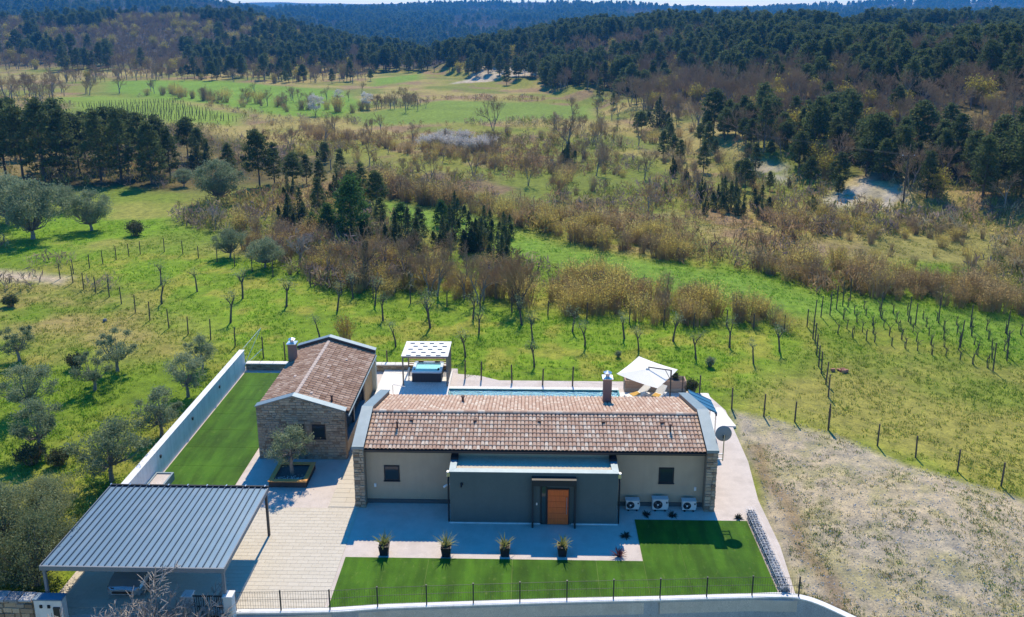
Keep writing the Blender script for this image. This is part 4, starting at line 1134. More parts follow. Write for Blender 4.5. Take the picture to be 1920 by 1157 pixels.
make_ac(7.25, .84, .62, 'larger middle air conditioner under the end window')
make_ac(8.82, .74, .52, 'small air conditioner nearest the stone gable end')

# ---------------------------------------------------------------- satellite dish on the gable
dish = thing('satellite_dish', 'grey satellite dish on a pole at the gable end', 'satellite dish', (10.55, 39.75, 2.9))
dm = MB(); n = 24; dc = Vector((10.62, 39.6, 4.28)); ax = Vector((.05, 1, .03)).normalized()
u = ax.cross(Vector((0, 0, 1))).normalized(); v = u.cross(ax)
rings = [(0.02, -.09), (.2, -.072), (.34, -.03), (.43, 0.0), (.44, .012)]
for side in (0, .012):
    for r, h in rings:
        for k in range(n):
            t = 2 * math.pi * k / n; dm.v.append(tuple(dc + u * math.cos(t) * r + v * math.sin(t) * r * 1.06 + ax * (h - side)))
for s in (0, 1):
    for i in range(4):
        for k in range(n):
            a = s * 5 * n + i * n + k; b2 = s * 5 * n + i * n + (k + 1) % n
            dm.f.append((a, b2, b2 + n, a + n) if s == 0 else (b2, a, a + n, b2 + n))
m_dish = M('dish_grey', (.22, .245, .26), .5, .06, 3, spec=.4)
dm.build('reflector', m_dish, dish, smooth=True)
back = dc - ax * .1
MB().bar(back - v * .1, back - v * .1 + Vector((.0, -.09, -.02)), .12, .16).build('bracket', m_dark, dish)
MB().tube([(10.62, 39.42, 4.3), (10.62, 39.42, 2.75)], .03, 8).build('mast', m_steel, dish)
for z in (2.85, 3.15): MB().bar((10.2, 39.42, z), (10.62, 39.42, z), .04).build('wall_arm', m_steel, dish)
arm_end = dc + ax * .48 - v * .12
MB().bar(dc - v * .44 + ax * -.03, arm_end, .025).build('feed_arm', m_dark, dish)
MB().tube([arm_end + v * .06, arm_end - v * .02 - ax * .08], .03, 8).build('feed_horn', m_white, dish)

# ---------------------------------------------------------------- pergola over the hot tub
pg = thing('pergola', 'white roofed metal pergola over the hot tub', 'pergola', (-7.45, 55, .16))
x0, x1, y0, y1, zt = -9.06, -5.86, 53.62, 56.25, 2.46
m_tan = M('taupe_metal', (.20, .18, .16), .5, .06, 5)
for x in (x0, x1):
    for y in (y0, y1): MB().bbox(x - .05, x + .05, y - .05, y + .05, .161, zt - .1, .008).build('post', m_tan, pg)
for a in ((x0 - .05, x1 + .05, y0 - .05, y0 + .05), (x0 - .05, x1 + .05, y1 - .05, y1 + .05)): MB().box(*a, zt - .1, zt + .02).build('beam', m_tan, pg)
for x in (x0, x1): MB().box(x - .05, x + .05, y0 + .05, y1 - .05, zt - .1, zt + .02).build('side_beam', m_tan, pg)
m_roofw = M('white_roof_board', (.74, .73, .71), .6, .03, 3)
for k in range(5):
    ya_ = y0 - .08 + k * (y1 - y0 + .16) / 5; yb_ = ya_ + (y1 - y0 + .16) / 5 - .012
    pn = MB(); pn.box(x0 - .1, x1 + .1, ya_, yb_, zt + .021, zt + .05); pn = pn.build('roof_board', m_roofw, pg)
    for j in range(4):
        x = x0 + .42 + j * .72 + (.3 if k % 2 else 0)
        if x > x1 - .15: continue
        MB().ext([(x - .17, ya_ + .1, zt + .05), (x - .17, ya_ + .1, zt + .115), (x - .17, ya_ + .42, zt + .056)], (.34, 0, 0)).build('roof_vent', m_roofw, pn)
        MB().box(x - .15, x + .15, ya_ + .092, ya_ + .099, zt + .052, zt + .108).build('vent_gap_shade', m_dish, pn)  # grey plate painted in as the shaded gap under the raised flap
for k in range(6):
    z = .3 + k * .2
    MB().box(x0 + .06, x1 - .06, y1 - .02, y1 + .02, z, z + .07).build('back_slat', m_timber, pg)
for k in range(13):
    y = y0 + .14 + k * .19
    MB().box(x1 - .02, x1 + .02, y, y + .07, .161, zt - .101).build('side_slat', m_tan, pg)

# hot tub
ht = thing('hot_tub', 'square hot tub with dark cabinet and blue water', 'hot tub', (-7.45, 55.25, .16))
hx0, hx1, hy0, hy1, hz = -8.52, -6.38, 54.25, 56.1, .98
cbt = MB().box(hx0 + .06, hx1 - .06, hy0 + .06, hy1 - .06, .161, hz - .4)
for a in ((hx0, hx1, hy0, hy0 + .05), (hx0, hx1, hy1 - .05, hy1), (hx0, hx0 + .05, hy0 + .05, hy1 - .05), (hx1 - .05, hx1, hy0 + .05, hy1 - .05)): cbt.box(*a, .161, hz - .1)
cbt.build('cabinet', M('tub_cabinet', (.055, .06, .07), .6, .1, 4, stretch=(6, 6, .5)), ht)
for k in range(11):
    x = hx0 + .12 + k * .19
    MB().box(x, x + .14, hy0 - .015, hy0 - .001, .2, hz - .14).build('cabinet_board', MATS['tub_cabinet'], ht)
m_shell = M('tub_acrylic', (.72, .80, .84), .15, .05, 4, spec=.6)
sh = MB(); e = .14
ring0 = [(hx0 - .05, hy0 - .05), (hx1 + .05, hy0 - .05), (hx1 + .05, hy1 + .05), (hx0 - .05, hy1 + .05)]
def rr(x0, x1, y0, y1, r, z, n=5):
    o = []
    for cx_, cy_, a0 in ((x1 - r, y1 - r, 0), (x0 + r, y1 - r, 90), (x0 + r, y0 + r, 180), (x1 - r, y0 + r, 270)):
        for k in range(n): a = R(a0 + 90 * k / (n - 1)); o.append((cx_ + r * math.cos(a), cy_ + r * math.sin(a), z))
    return o
L = [rr(hx0 - .05, hx1 + .05, hy0 - .05, hy1 + .05, .18, hz - .1), rr(hx0 - .05, hx1 + .05, hy0 - .05, hy1 + .05, .18, hz - .02), rr(hx0 - .02, hx1 + .02, hy0 - .02, hy1 + .02, .17, hz), rr(hx0 + .16, hx1 - .16, hy0 + .16, hy1 - .16, .2, hz - .01), rr(hx0 + .24, hx1 - .24, hy0 + .24, hy1 - .24, .2, hz - .3), rr(hx0 + .5, hx1 - .5, hy0 + .45, hy1 - .45, .2, hz - .34)]
for i, r in enumerate(L): sh.v += r
nn = len(L[0])
for i in range(len(L) - 1):
    for k in range(nn): sh.f.append((i * nn + k, i * nn + (k + 1) % nn, (i + 1) * nn + (k + 1) % nn, (i + 1) * nn + k))
sh.f.append(tuple((len(L) - 1) * nn + k for k in range(nn)))
shell = sh.build('shell', m_shell, ht)
wt = MB(); wt.v += rr(hx0 + .2, hx1 - .2, hy0 + .2, hy1 - .2, .2, hz - .12); wt.f.append(tuple(range(nn)))
m, nt, b, out = _bsdf('tub_water'); b.inputs['Base Color'].default_value = (.30, .72, .80, 1); b.inputs['Roughness'].default_value = .25; b.inputs['Specular IOR Level'].default_value = .25
_bump(nt, b, _noise(nt, 6, 3), .6, .04)
wt.build('water', m, ht)
for x in (hx0 + .45, hx1 - .45): MB().bbox(x - .2, x + .2, hy1 - .17, hy1 - .05, hz - .02, hz + .05, .03).build('headrest', m_black, ht)
MB().bbox(hx0 + .08, hx0 + .16, hy0 + .3, hy0 + .55, hz - .005, hz + .02, .008).build('control_pad', m_black, ht)
MB().bbox(hx1 - .32, hx1 - .2, hy0 + .55, hy0 + .75, hz - .12, hz + .0, .03).build('waterfall_spout', m_dark, ht)
ts = thing('towel_stand', 'white towel hung on a stand beside the hot tub', 'towel stand', (-8.8, 54.6, .16))
MB().tube([(-8.8, 54.45, .161), (-8.8, 54.45, 1.0), (-8.8, 54.95, 1.0), (-8.8, 54.95, .161)], .02, 6).build('stand', m_steel, ts)
MB().bbox(-8.86, -8.74, 54.5, 54.9, .5, 1.03, .02).build('towel', M('towel_white', (.74, .72, .68), .9, .06, 8), ts)
# handrail at the pool steps
hr = thing('pool_handrail', 'bent steel handrail at the pool steps behind the roof', 'handrail', (-8.8, 51, .16))
p = flat(737, 742, .16); q = at_depth(738, 731, p[1]); q2 = at_depth(757, 737, p[1])
MB().tube([(p[0], p[1], .161), (p[0], p[1], q[2] + .35), (p[0] + .06, p[1], q[2] + .42), (q2[0] + .1, p[1], q[2] + .25)], .028, 8).build('rail', m_steel, hr)
MB().lathe([(.06, 0), (.06, .015)], (p[0], p[1], .161), 10).build('flange', m_steel, hr)

# ---------------------------------------------------------------- parasol
ps = thing('parasol', 'large square off-white cantilever parasol beside the pool', 'parasol', (10.0, 51.2, .16))
m_canvas = M('offwhite_canvas', (.80, .77, .70), .85, .02, 3)
zc = 2.42
cs = [Vector(flat(1198, 668, zc + .12)), Vector(flat(1271, 693, zc)), Vector(flat(1232, 728, zc - .12)), Vector(flat(1156, 701, zc))]
ctr = sum(cs, Vector()) / 4 + Vector((0, 0, .22))
cv = MB(); N = 6
for i in range(4):
    a, b2 = cs[i], cs[(i + 1) % 4]
    g = []
    for r in range(N + 1):
        t = r / N
        for k in range(N + 1):
            s = k / N; e = a.lerp(b2, s); p = ctr.lerp(e, t); sag = -.06 * math.sin(math.pi * s) * t; g.append(p + Vector((0, 0, sag)))
    fs = [(r * (N + 1) + k, r * (N + 1) + k + 1, (r + 1) * (N + 1) + k + 1, (r + 1) * (N + 1) + k) for r in range(N) for k in range(N)]
    MB().add(g, fs).build('canopy_panel', m_canvas, ps)
for a in cs: MB().bar(ctr - Vector((0, 0, .05)), a - Vector((0, 0, .03)), .025).build('rib', m_dark, ps)
MB().lathe([(.14, 0), (.12, .05), (.03, .09)], tuple(ctr), 12).build('crown_cap', m_canvas, ps)
mp = at_depth(1256, 745, 50.6); mx, my = mp[0], 50.6
mzt = at_depth(1256, 694, 50.6)[2]
MB().bar((mx, my, .161), (mx, my, mzt), .09).build('mast', m_dark, ps)
MB().bar((mx + .04, my, mzt - .02), (ctr.x + .05, ctr.y, ctr.z + .12), .05, .07).build('arm', m_dark, ps)
MB().bar((mx, my, mzt - .75), ((mx + ctr.x) / 2 + .35, (my + ctr.y) / 2 - .15, (mzt + ctr.z) / 2 + .1), .03).build('strut', m_dark, ps)
MB().bbox(mx - .5, mx + .5, my - .5, my + .5, .161, .23, .02).build('base', m_dark, ps)

# brown block planter behind the loungers
bp = thing('rattan_planter', 'long brown block planter at the end of the pool', 'planter', (9.1, 53.5, 0))
m_rat = M('brown_rattan', (.42, .28, .2), .85, .15, 20)
for k in range(5):
    z = .02 + k * .2
    MB().bbox(6.95, 11.35, 53.0, 53.85, z, z + .195, .01).build('course', m_rat if k > 1 else M('tan_block', (.42, .34, .27), .85, .1, 10), bp)
MB().box(7.05, 11.25, 53.08, 53.78, 1.01, 1.03).build('soil', M('dark_soil', (.06, .05, .04), .95, .2, 12), bp)
def lounger(cx_, cy_, ang, label):
    t = thing('sun_lounger', label, 'sun lounger', (cx_, cy_, .16), 'sun loungers under the parasol')
    t.rotation_euler = (0, 0, R(ang))
    def B(name, mb, mat, par=t):
        o = mb.build(name, mat, par, origin=(0, 0, 0)); o.location = (0, 0, 0); return o
    B('frame', MB().box(-.32, .32, -.95, .95, .24, .29), m_white)
    B('mattress', MB().bbox(-.3, .3, -.93, .35, .291, .37, .03), m_canvas)
    B('backrest', MB().ext([(-.3, .36, .30), (-.3, .98, .72), (-.3, .95, .79), (-.3, .34, .38)], (.6, 0, 0)), m_canvas)
    B('towel', MB().bbox(-.24, .24, -.5, .2, .371, .4, .01), M('mustard_towel', (.55, .33, .08), .9, .1, 8))
    for sx in (-.28, .28):
        for sy in (-.85, .8): B('leg', MB().box(sx - .025, sx + .025, sy - .025, sy + .025, 0.001, .24), m_white)
l1 = flat(1232, 741, .5); l2 = flat(1195, 741, .5)
lounger(l1[0], l1[1], -35, 'white sun lounger with mustard towel under the parasol mast')
lounger(l2[0], l2[1] + .2, -60, 'white sun lounger half hidden behind the roof under the parasol')

# ---------------------------------------------------------------- potted spiky plants and small shrubs
def blade(mb, p, d, L, w, droop, col=None, n=5):
    p = Vector(p); d = Vector(d).normalized(); side = d.cross(Vector((0, 0, 1)))
    side = side.normalized() if side.length > .01 else Vector((1, 0, 0)); vs = []
    for i in range(n + 1):
        t = i / n; q = p + d * L * t + Vector((0, 0, -droop * L * t * t)); ww = w * (1 - t) ** .7 * (.5 + .5 * min(1, t * 4))
        vs += [q - side * ww, q + side * ww]
    mb.add(vs, [(2 * i, 2 * i + 1, 2 * i + 3, 2 * i + 2) for i in range(n)])
m_phorm = MLEAF('yellow_striped_leaf', (.16, .19, .045), (.42, .40, .15), .3)
m_red = MLEAF('burgundy_leaf', (.055, .018, .028), (.15, .05, .06), .2)
def spiky(name, label, x, y, z, n, L, mat, pot, group, seed):
    rnd = random.Random(seed); t = thing(name, label, 'plant', (x, y, z), group)
    if pot:
        s = .25; pm = MB(); vs = []
        for r, q in ((.19, .0), (.25, .5), (.26, .5), (.26, .55), (.21, .55), (.2, .47)):
            vs += [(x + a * r, y + b2 * r, z + q) for a, b2 in ((-1, -1), (1, -1), (1, 1), (-1, 1))]
        fs = [(3, 2, 1, 0), (20, 21, 22, 23)] + [(i * 4 + k, i * 4 + (k + 1) % 4, i * 4 + 4 + (k + 1) % 4, i * 4 + 4 + k) for i in range(5) for k in range(4)]
        pm.add(vs, fs).build('pot', m_black, t)
        MB().box(x - .19, x + .19, y - .19, y + .19, z + .475, z + .49).build('soil', MATS['dark_soil'], t)
        z += .48
    mb = MB()
    for k in range(n):
        a = rnd.uniform(0, 6.283); el = rnd.uniform(.5, 1.45)
        blade(mb, (x + rnd.uniform(-.06, .06), y + rnd.uniform(-.06, .06), z), (math.cos(a) * math.cos(el), math.sin(a) * math.cos(el), math.sin(el)), L * rnd.uniform(.6, 1.1), .03, rnd.uniform(.05, .5))
    mb.build('leaves', mat, t)
pots = [(721, 1038), (837, 1041), (947, 1040), (1054, 1040)]
places = ['nearest the driveway', 'second from the driveway', 'third from the driveway', 'nearest the burgundy plant']
for i, ((px, py), pl_) in enumerate(zip(pots, places)):
    p = flat(px, py)
    spiky('potted_plant', 'yellow striped spiky plant in black pot, ' + pl_, p[0], p[1], .001, (44, 50, 40, 40)[i], (.98, 1.0, .85, .9)[i], m_phorm, True, 'potted spiky plants along the lawn', 30 + i)
p = flat(1160, 1043)
spiky('spiky_plant', 'burgundy spiky plant at the corner of the gravel', p[0], p[1], .0, 60, .62, m_red, False, None, 77)
m_jun = MLEAF('creeping_juniper', (.012, .02, .014), (.04, .055, .035), .15)
for i, (px, py, pl_) in enumerate(((1212, 966, 'in front of the first air conditioner'), (1261, 967, 'in front of the middle air conditioner'), (1173, 1006, 'between the entrance block and the lawn'), (1384, 971, 'at the sunny lawn corner by the gabion'))):
    p = flat(px, py); rnd = random.Random(90 + i); t = thing('dwarf_shrub', 'low dark creeping shrub ' + pl_, 'shrub', (p[0], p[1], 0), 'dwarf shrubs in the gravel')
    mb = MB()
    for k in range(90):
        a = rnd.uniform(0, 6.28); el = rnd.uniform(.1, 1.0)
        blade(mb, (p[0] + rnd.uniform(-.05, .05), p[1] + rnd.uniform(-.05, .05), .0), (math.cos(a) * math.cos(el), math.sin(a) * math.cos(el), math.sin(el)), rnd.uniform(.15, .42), .03, .25, n=3)
    mb.build('foliage', m_jun, t)
# ---------------------------------------------------------------- plants: mesh makers
class RNG(np.random.RandomState): pass
def cards(cent, L, W, rng, up=0.0, aim=None):
    """leaf or needle-spray faces: kite-shaped quads of length L and half width W at the given centres"""
    n = len(cent); d = rng.normal(size=(n, 3))
    if aim is not None: d = d * .7 + aim
    d[:, 2] += up; d /= np.linalg.norm(d, axis=1)[:, None] + 1e-9
    e = rng.normal(size=(n, 3)); s = np.cross(d, e); s /= np.linalg.norm(s, axis=1)[:, None] + 1e-9
    L = np.broadcast_to(np.asarray(L, float), n)[:, None]; W = np.broadcast_to(np.asarray(W, float), n)[:, None]
    V = np.stack([cent - d * L * .5, cent + s * W, cent + d * L * .5, cent - s * W], 1).reshape(-1, 3)
    return V, np.arange(n * 4).reshape(-1, 4)

def sticks(A, B, ra, rb):
    """thin three-sided twigs from A to B"""
    A, B = np.asarray(A, float), np.asarray(B, float); n = len(A); d = B - A; d /= np.linalg.norm(d, axis=1)[:, None] + 1e-9
    ref = np.where(np.abs(d[:, 2:3]) > .9, np.array([[1., 0, 0]]), np.array([[0, 0, 1.]]))
    u = np.cross(d, ref); u /= np.linalg.norm(u, axis=1)[:, None] + 1e-9; w = np.cross(d, u)
    V = []
    for P, r in ((A, ra), (B, rb)):
        r = np.broadcast_to(np.asarray(r, float), n)[:, None]
        for k in range(3):
            a = 2.0944 * k; V.append(P + (u * math.cos(a) + w * math.sin(a)) * r)
    V = np.stack(V, 1).reshape(-1, 3); o = (np.arange(n) * 6)[:, None]
    F = np.concatenate([o + np.array([[k, (k + 1) % 3, 3 + (k + 1) % 3, 3 + k]]) for k in range(3)], 0)
    return V, F

def mesh_of(name, groups):
    """groups: list of (V, F, material) -> one mesh"""
    me = bpy.data.meshes.new(name); V = []; F = []; Mi = []; o = 0
    for k, (v, f, m) in enumerate(groups):
        V.append(v); F.append(f + o); Mi.append(np.full(len(f), k)); o += len(v); me.materials.append(m)
    V = np.concatenate(V).astype(np.float32); F = np.concatenate(F).astype(np.int32); Mi = np.concatenate(Mi).astype(np.int32)
    me.vertices.add(len(V)); me.vertices.foreach_set('co', V.ravel()); me.loops.add(F.size); me.loops.foreach_set('vertex_index', F.ravel())
    me.polygons.add(len(F)); me.polygons.foreach_set('loop_start', np.arange(0, F.size, 4, dtype=np.int32)); me.polygons.foreach_set('loop_total', np.full(len(F), 4, np.int32))
    me.polygons.foreach_set('material_index', Mi); me.polygons.foreach_set('use_smooth', np.zeros(len(F), bool)); me.update()
    return me

def limb(pts, rad, n=6):
    mb = MB().tube(pts, rad, n, False); return np.array(mb.v), np.array(mb.f)
def cat(gs):
    V = []; F = []; o = 0
    for v, f in gs: V.append(v); F.append(f + o); o += len(v)
    return np.concatenate(V), np.concatenate(F)

m_bark = M('dark_bark', (0.12, 0.095, 0.08), .95, .25, 6, fine=20, coord='obj')
m_bark_grey = M('grey_bark', (0.25, 0.22, 0.195), .95, .25, 6, fine=20, coord='obj')
m_twig = MLEAF('bare_twigs', (0.36, 0.265, 0.155), (0.54, 0.415, 0.265), .45, .9)
m_twig_red = MLEAF('reddish_twigs', (0.42, 0.31, 0.165), (0.6, 0.46, 0.27), .5, .9)
m_twig_pale = MLEAF('pale_twigs', (0.34, 0.295, 0.26), (0.52, 0.47, 0.42), .25, .9)
m_pine = MLEAF('pine_needles', (0.038, 0.066, 0.024), (0.175, 0.215, 0.075), .45)
m_pine_fresh = MLEAF('fresh_pine_needles', (0.035, 0.085, 0.022), (0.1, 0.19, 0.05), .4)
m_cyp = MLEAF('juniper_needles', (0.05, 0.075, 0.03), (0.15, 0.18, 0.07), .4)
m_olive = MLEAF('olive_leaves', (0.125, 0.17, 0.08), (0.36, 0.415, 0.245), .4, .5)
m_olive_dk = MLEAF('dense_olive_leaves', (0.12, 0.15, 0.06), (0.32, 0.35, 0.17), .4, .55)
m_willow = MLEAF('willow_buds', (0.5, 0.41, 0.09), (0.8, 0.67, 0.2), .68)
m_willow_br = MLEAF('brown_willow_buds', (0.40, 0.275, 0.12), (0.62, 0.46, 0.22), .64)
m_fresh = MLEAF('young_leaves', (0.34, 0.31, 0.05), (0.6, 0.52, 0.1), .55)
m_blossom = MLEAF('white_blossom', (0.45, 0.42, 0.38), (0.8, 0.77, 0.72), .4)
m_yellow = MLEAF('yellow_blossom', (0.32, 0.24, 0.03), (0.55, 0.42, 0.06), .4)

def pine_parts(seed, h=12.0, rad=2.6, base=.34, shape=.75, nclump=80, ncard=44, mat=None):
    rng = RNG(seed); mat = mat or m_pine
    tp = [(rng.uniform(-.02, .02) * h * k / 5, rng.uniform(-.02, .02) * h * k / 5, h * .96 * k / 5) for k in range(6)]
    tv = [limb(tp, [.018 * h * (1 - .88 * k / 5) for k in range(6)], 7)]
    tx = lambda z: np.array([np.interp(z, [p[2] for p in tp], [p[i] for p in tp]) for i in (0, 1)])
    cs = []; br = []
    for i in range(nclump):
        t = base + (1 - base) * (i + rng.uniform(0, 1)) / nclump
        prof = (1 - ((t - base) / (1 - base)) ** 1.7) ** shape * (.55 + .45 * min(1, (t - base) / .12)) + .1
        a = i * 2.4 + rng.uniform(-.5, .5); r = rad * prof * (rng.uniform(.25, 1.0) ** .6); z = t * h
        c0 = tx(z); c = np.array([c0[0] + math.cos(a) * r, c0[1] + math.sin(a) * r, z + rng.uniform(-.3, .5)])
        cs.append(c); br.append((np.array([c0[0], c0[1], z - r * .25]), c))
    tv.append(sticks([b[0] for b in br], [b[1] for b in br], .035 * h / 12, .012))
    cs = np.array(cs); cl = np.repeat(cs, ncard, 0); k = len(cl)
    off = rng.normal(size=(k, 3)) * np.array([.42, .42, .2]) * rad / 2.6 * np.repeat(rng.uniform(.6, 1.25, len(cs)), ncard)[:, None]
    V, F = cards(cl + off, rng.uniform(.35, .7, k) * rad / 2.6, rng.uniform(.06, .13, k) * rad / 2.6, rng, .25)
    return cat(tv), (V, F)

def conifer_parts(seed, h=6.0, rad=1.0, n=2200, mat=None):
    """juniper: several uneven upright spires of sprays growing together"""
    rng = RNG(seed); C = []; tr = []; ns = 5
    for k in range(ns):
        hh = h * (1.0 if k == 0 else rng.uniform(.45, .85)); ang = k * 2.4 + seed; o = np.array([math.cos(ang), math.sin(ang)]) * rad * (.1 if k == 0 else rng.uniform(.35, .7)); lean = o * rng.uniform(.1, .5)
        m = int(n / ns); t = rng.uniform(0, 1, m) ** .8; a = rng.uniform(0, 6.283, m); pr = (1 - t) ** .65 * (.45 + .55 * np.minimum(1, t / .18)) * (1 + .35 * np.sin(a * 3 + 7 * t + k))
        r = rad * .55 * pr * np.sqrt(rng.uniform(.1, 1.0, m))
        C.append(np.stack([o[0] + lean[0] * t + np.cos(a) * r, o[1] + lean[1] * t + np.sin(a) * r, t * hh * .97 + .05 + rng.normal(size=m) * .08], 1)); tr.append(limb([(o[0] * .3, o[1] * .3, 0), (o[0] + lean[0] * .5, o[1] + lean[1] * .5, hh * .5), (o[0] + lean[0], o[1] + lean[1], hh * .9)], [.07 * h / 6, .045 * h / 6, .01], 5))
    c = np.concatenate(C); V, F = cards(c, rng.uniform(.25, .5, len(c)) * h / 6, rng.uniform(.04, .075, len(c)) * h / 6, rng, .9)
    return cat(tr), (V, F)

def bare_parts(seed, h=10.0, spread=.5, depth=5, stems=1, fork=.3, twig=.011, up=.55, kids=(3, 4)):
    rng = RNG(seed); trunk = []; tw = []
    def grow(p, d, L, r, k):
        d = d / np.linalg.norm(d); q = p + d * L; mid = p + d * L * .5 + rng.normal(size=3) * L * .05
        if k <= 1: trunk.append(limb([p, mid, q], [r, r * .85, r * .68], 6))
        else: tw.append((p, mid, r, r * .8)); tw.append((mid, q, r * .8, r * .6))
        if k >= depth: return
        m = rng.randint(kids[0], kids[1] + 1)
        for j in range(m):
            t = rng.uniform(.45, 1.0) if j else 1.0
            s = p + d * L * t; nd = d + rng.normal(size=3) * spread * (1.15 if j else .55) + np.array([0, 0, up * .35])
            grow(s, nd, L * rng.uniform(.55, .8), max(r * rng.uniform(.45, .62), twig), k + 1)
    for s in range(stems):
        a = s * 2.4; o = np.array([math.cos(a), math.sin(a), 0]) * .15 * (stems > 1)
        grow(o, np.array([math.cos(a) * .3 * (stems > 1), math.sin(a) * .3 * (stems > 1), 1.0]) + rng.normal(size=3) * .06, h * fork, h * .018 / math.sqrt(stems), 0)
    if tw: c = sticks([t[0] for t in tw], [t[1] for t in tw], [t[2] for t in tw], [t[3] for t in tw])
    return cat(trunk), c, np.array([t[1] for t in tw])

def shrub_parts(seed, h=3.6, w=1.6, stems=110, leaf=6, lsize=.17, bare=False):
    rng = RNG(seed); A = []; B = []; C = []
    a = rng.uniform(0, 6.283, stems); r0 = w * .35 * np.sqrt(rng.uniform(0, 1, stems)); r1 = r0 + w * .65 * rng.uniform(.1, 1, stems) * (r0 / (w * .35) + .15)
    hh = h * rng.uniform(.6, 1.0, stems) * (1 - .25 * (r1 / (w * 1.05)) ** 2)
    p0 = np.stack([np.cos(a) * r0, np.sin(a) * r0, np.zeros(stems)], 1)
    p1 = np.stack([np.cos(a) * (r0 * .7 + r1 * .3), np.sin(a) * (r0 * .7 + r1 * .3), hh * .5], 1)
    p2 = np.stack([np.cos(a) * r1, np.sin(a) * r1, hh], 1) + rng.normal(size=(stems, 3)) * .08
    v1 = sticks(p0, p1, .022, .016); v2 = sticks(p1, p2, .016, .006)
    sub = []; sa = []
    for k in range(3):
        t = rng.uniform(.2, .9, stems)[:, None]; s = p1 + (p2 - p1) * t; e = s + (p2 - p1) * .35 + rng.normal(size=(stems, 3)) * h * .06
        sa.append(s); sub.append(e)
    v3 = sticks(np.concatenate(sa), np.concatenate(sub), .008, .004)
    t = rng.uniform(.15, 1.05, (stems * leaf, 1)); q1 = np.repeat(p1, leaf, 0); q2 = np.repeat(p2, leaf, 0)
    c = q1 + (q2 - q1) * t + rng.normal(size=(stems * leaf, 3)) * h * .075
    V, F = cards(c, rng.uniform(.6, 1.2, len(c)) * lsize, rng.uniform(.18, .3, len(c)) * lsize, rng, .9)
    return cat([v1, v2, v3]), (V, F)

def olive_parts(seed, h=3.6, w=1.7, nclump=34, ncard=130, lsize=.15, stems=3, tall=.28, flat_=.95):
    rng = RNG(seed); tr = []; cs = []
    fork = h * tall; tr.append(limb([(0, 0, -.1), (rng.uniform(-.08, .08), rng.uniform(-.08, .08), fork * .5), (rng.uniform(-.1, .1), rng.uniform(-.1, .1), fork)], [.045 * h, .033 * h, .03 * h], 7))
    top = np.array([0, 0, fork]); cc = np.array([0, 0, h * .6])
    for i in range(nclump):
        a = i * 2.4 + rng.uniform(-.5, .5); u = rng.uniform(-.75, 1); r = w * math.sqrt(max(0, 1 - u * u)) * rng.uniform(.3, 1.2)
        c = cc + np.array([math.cos(a) * r, math.sin(a) * r, u * h * .36 * (1 if u > 0 else flat_) * rng.uniform(.7, 1.15)]); cs.append(c)
        m = top + (c - top) * .5 + np.array([0, 0, -.08 * h]) + rng.normal(size=3) * .06
        tr.append(limb([top + rng.normal(size=3) * .03, m, c], [.014 * h, .009 * h, .004], 4))
    cs = np.array(cs); cl = np.repeat(cs, ncard, 0); off = rng.normal(size=(len(cl), 3)) * np.array([.15, .15, .12]) * w * np.repeat(rng.uniform(.45, 1.25, nclump), ncard)[:, None]
    out = off / (np.linalg.norm(off, axis=1)[:, None] + 1e-6)
    V, F = cards(cl + off, rng.uniform(.7, 1.3, len(cl)) * lsize, rng.uniform(.14, .22, len(cl)) * lsize, rng, .35, out * .8)
    return cat(tr), (V, F)

def stub_olive_parts(seed, h=1.9, leaves=170):
    """hard-pruned young olive: leaning trunk, short arms, a few sprigs"""
    rng = RNG(seed); lean = rng.uniform(-.25, .25, 2); f = h * rng.uniform(.5, .62)
    top = np.array([lean[0], lean[1], f]); tr = [limb([(0, 0, -.1), (lean[0] * .3 + rng.uniform(-.06, .06), lean[1] * .3, f * .5), top], [.085, .065, .06], 7)]
    C = []
    for i in range(rng.randint(2, 5)):
        a = i * 2.2 + rng.uniform(-.6, .6); d = np.array([math.cos(a) * .55, math.sin(a) * .55, 1.0]); L = h * rng.uniform(.22, .42); e = top + d * L * .8
        tr.append(limb([top - np.array([0, 0, .05]), top + d * L * .4 + rng.normal(size=3) * .03, e], [.05, .036, .022], 5))
        for j in range(7):
            g = e + (rng.normal(size=3) * .5 + np.array([0, 0, .55])) * .42; tr.append(limb([e - d * L * rng.uniform(0, .3), g], [.011, .004], 3)); C.append(g)
    C = np.repeat(np.array(C), max(1, leaves // len(C)), 0); C = C + rng.normal(size=C.shape) * .13
    V, F = cards(C, rng.uniform(.1, .17, len(C)), rng.uniform(.014, .024, len(C)), rng, .5)
    return cat(tr), (V, F)

LIB = {}
def lib(kind, i, maker, mats, names=('trunk', 'crown')):
    """two meshes (trunk and crown) of one plant variant, made once"""
    if (kind, i) not in LIB:
        r = maker(i)
        LIB[(kind, i)] = [(names[0], mesh_of(kind + '_' + names[0], [(r[0][0], r[0][1], mats[0])])), (names[1], mesh_of(kind + '_' + names[1], [(r[1][0], r[1][1], mats[1])]))]
        LIB[(kind, i, 'one')] = mesh_of(kind, [(r[0][0], r[0][1], mats[0]), (r[1][0], r[1][1], mats[1])])
    return LIB[(kind, i)]

def plant(name, label, category, parts, p, sc=1.0, rz=None, group=None, sz=None):
    o = thing(name, label, category, (p[0], p[1], p[2]), group)
    o.rotation_euler = (0, 0, random.uniform(0, 6.28) if rz is None else rz); o.scale = (sc, sc, sz or sc)
    for pn, me in parts:
        c = bpy.data.objects.new(pn, me); COL.objects.link(c); c.parent = o
    return o
def plant1(name, label, category, me, p, sc=1.0, group=None, sz=None):
    o = bpy.data.objects.new(name, me); COL.objects.link(o); o.location = p
    o.rotation_euler = (0, 0, random.uniform(0, 6.28)); o.scale = (sc, sc, sz or sc)
    return tag(o, label, category, group, 'thing')

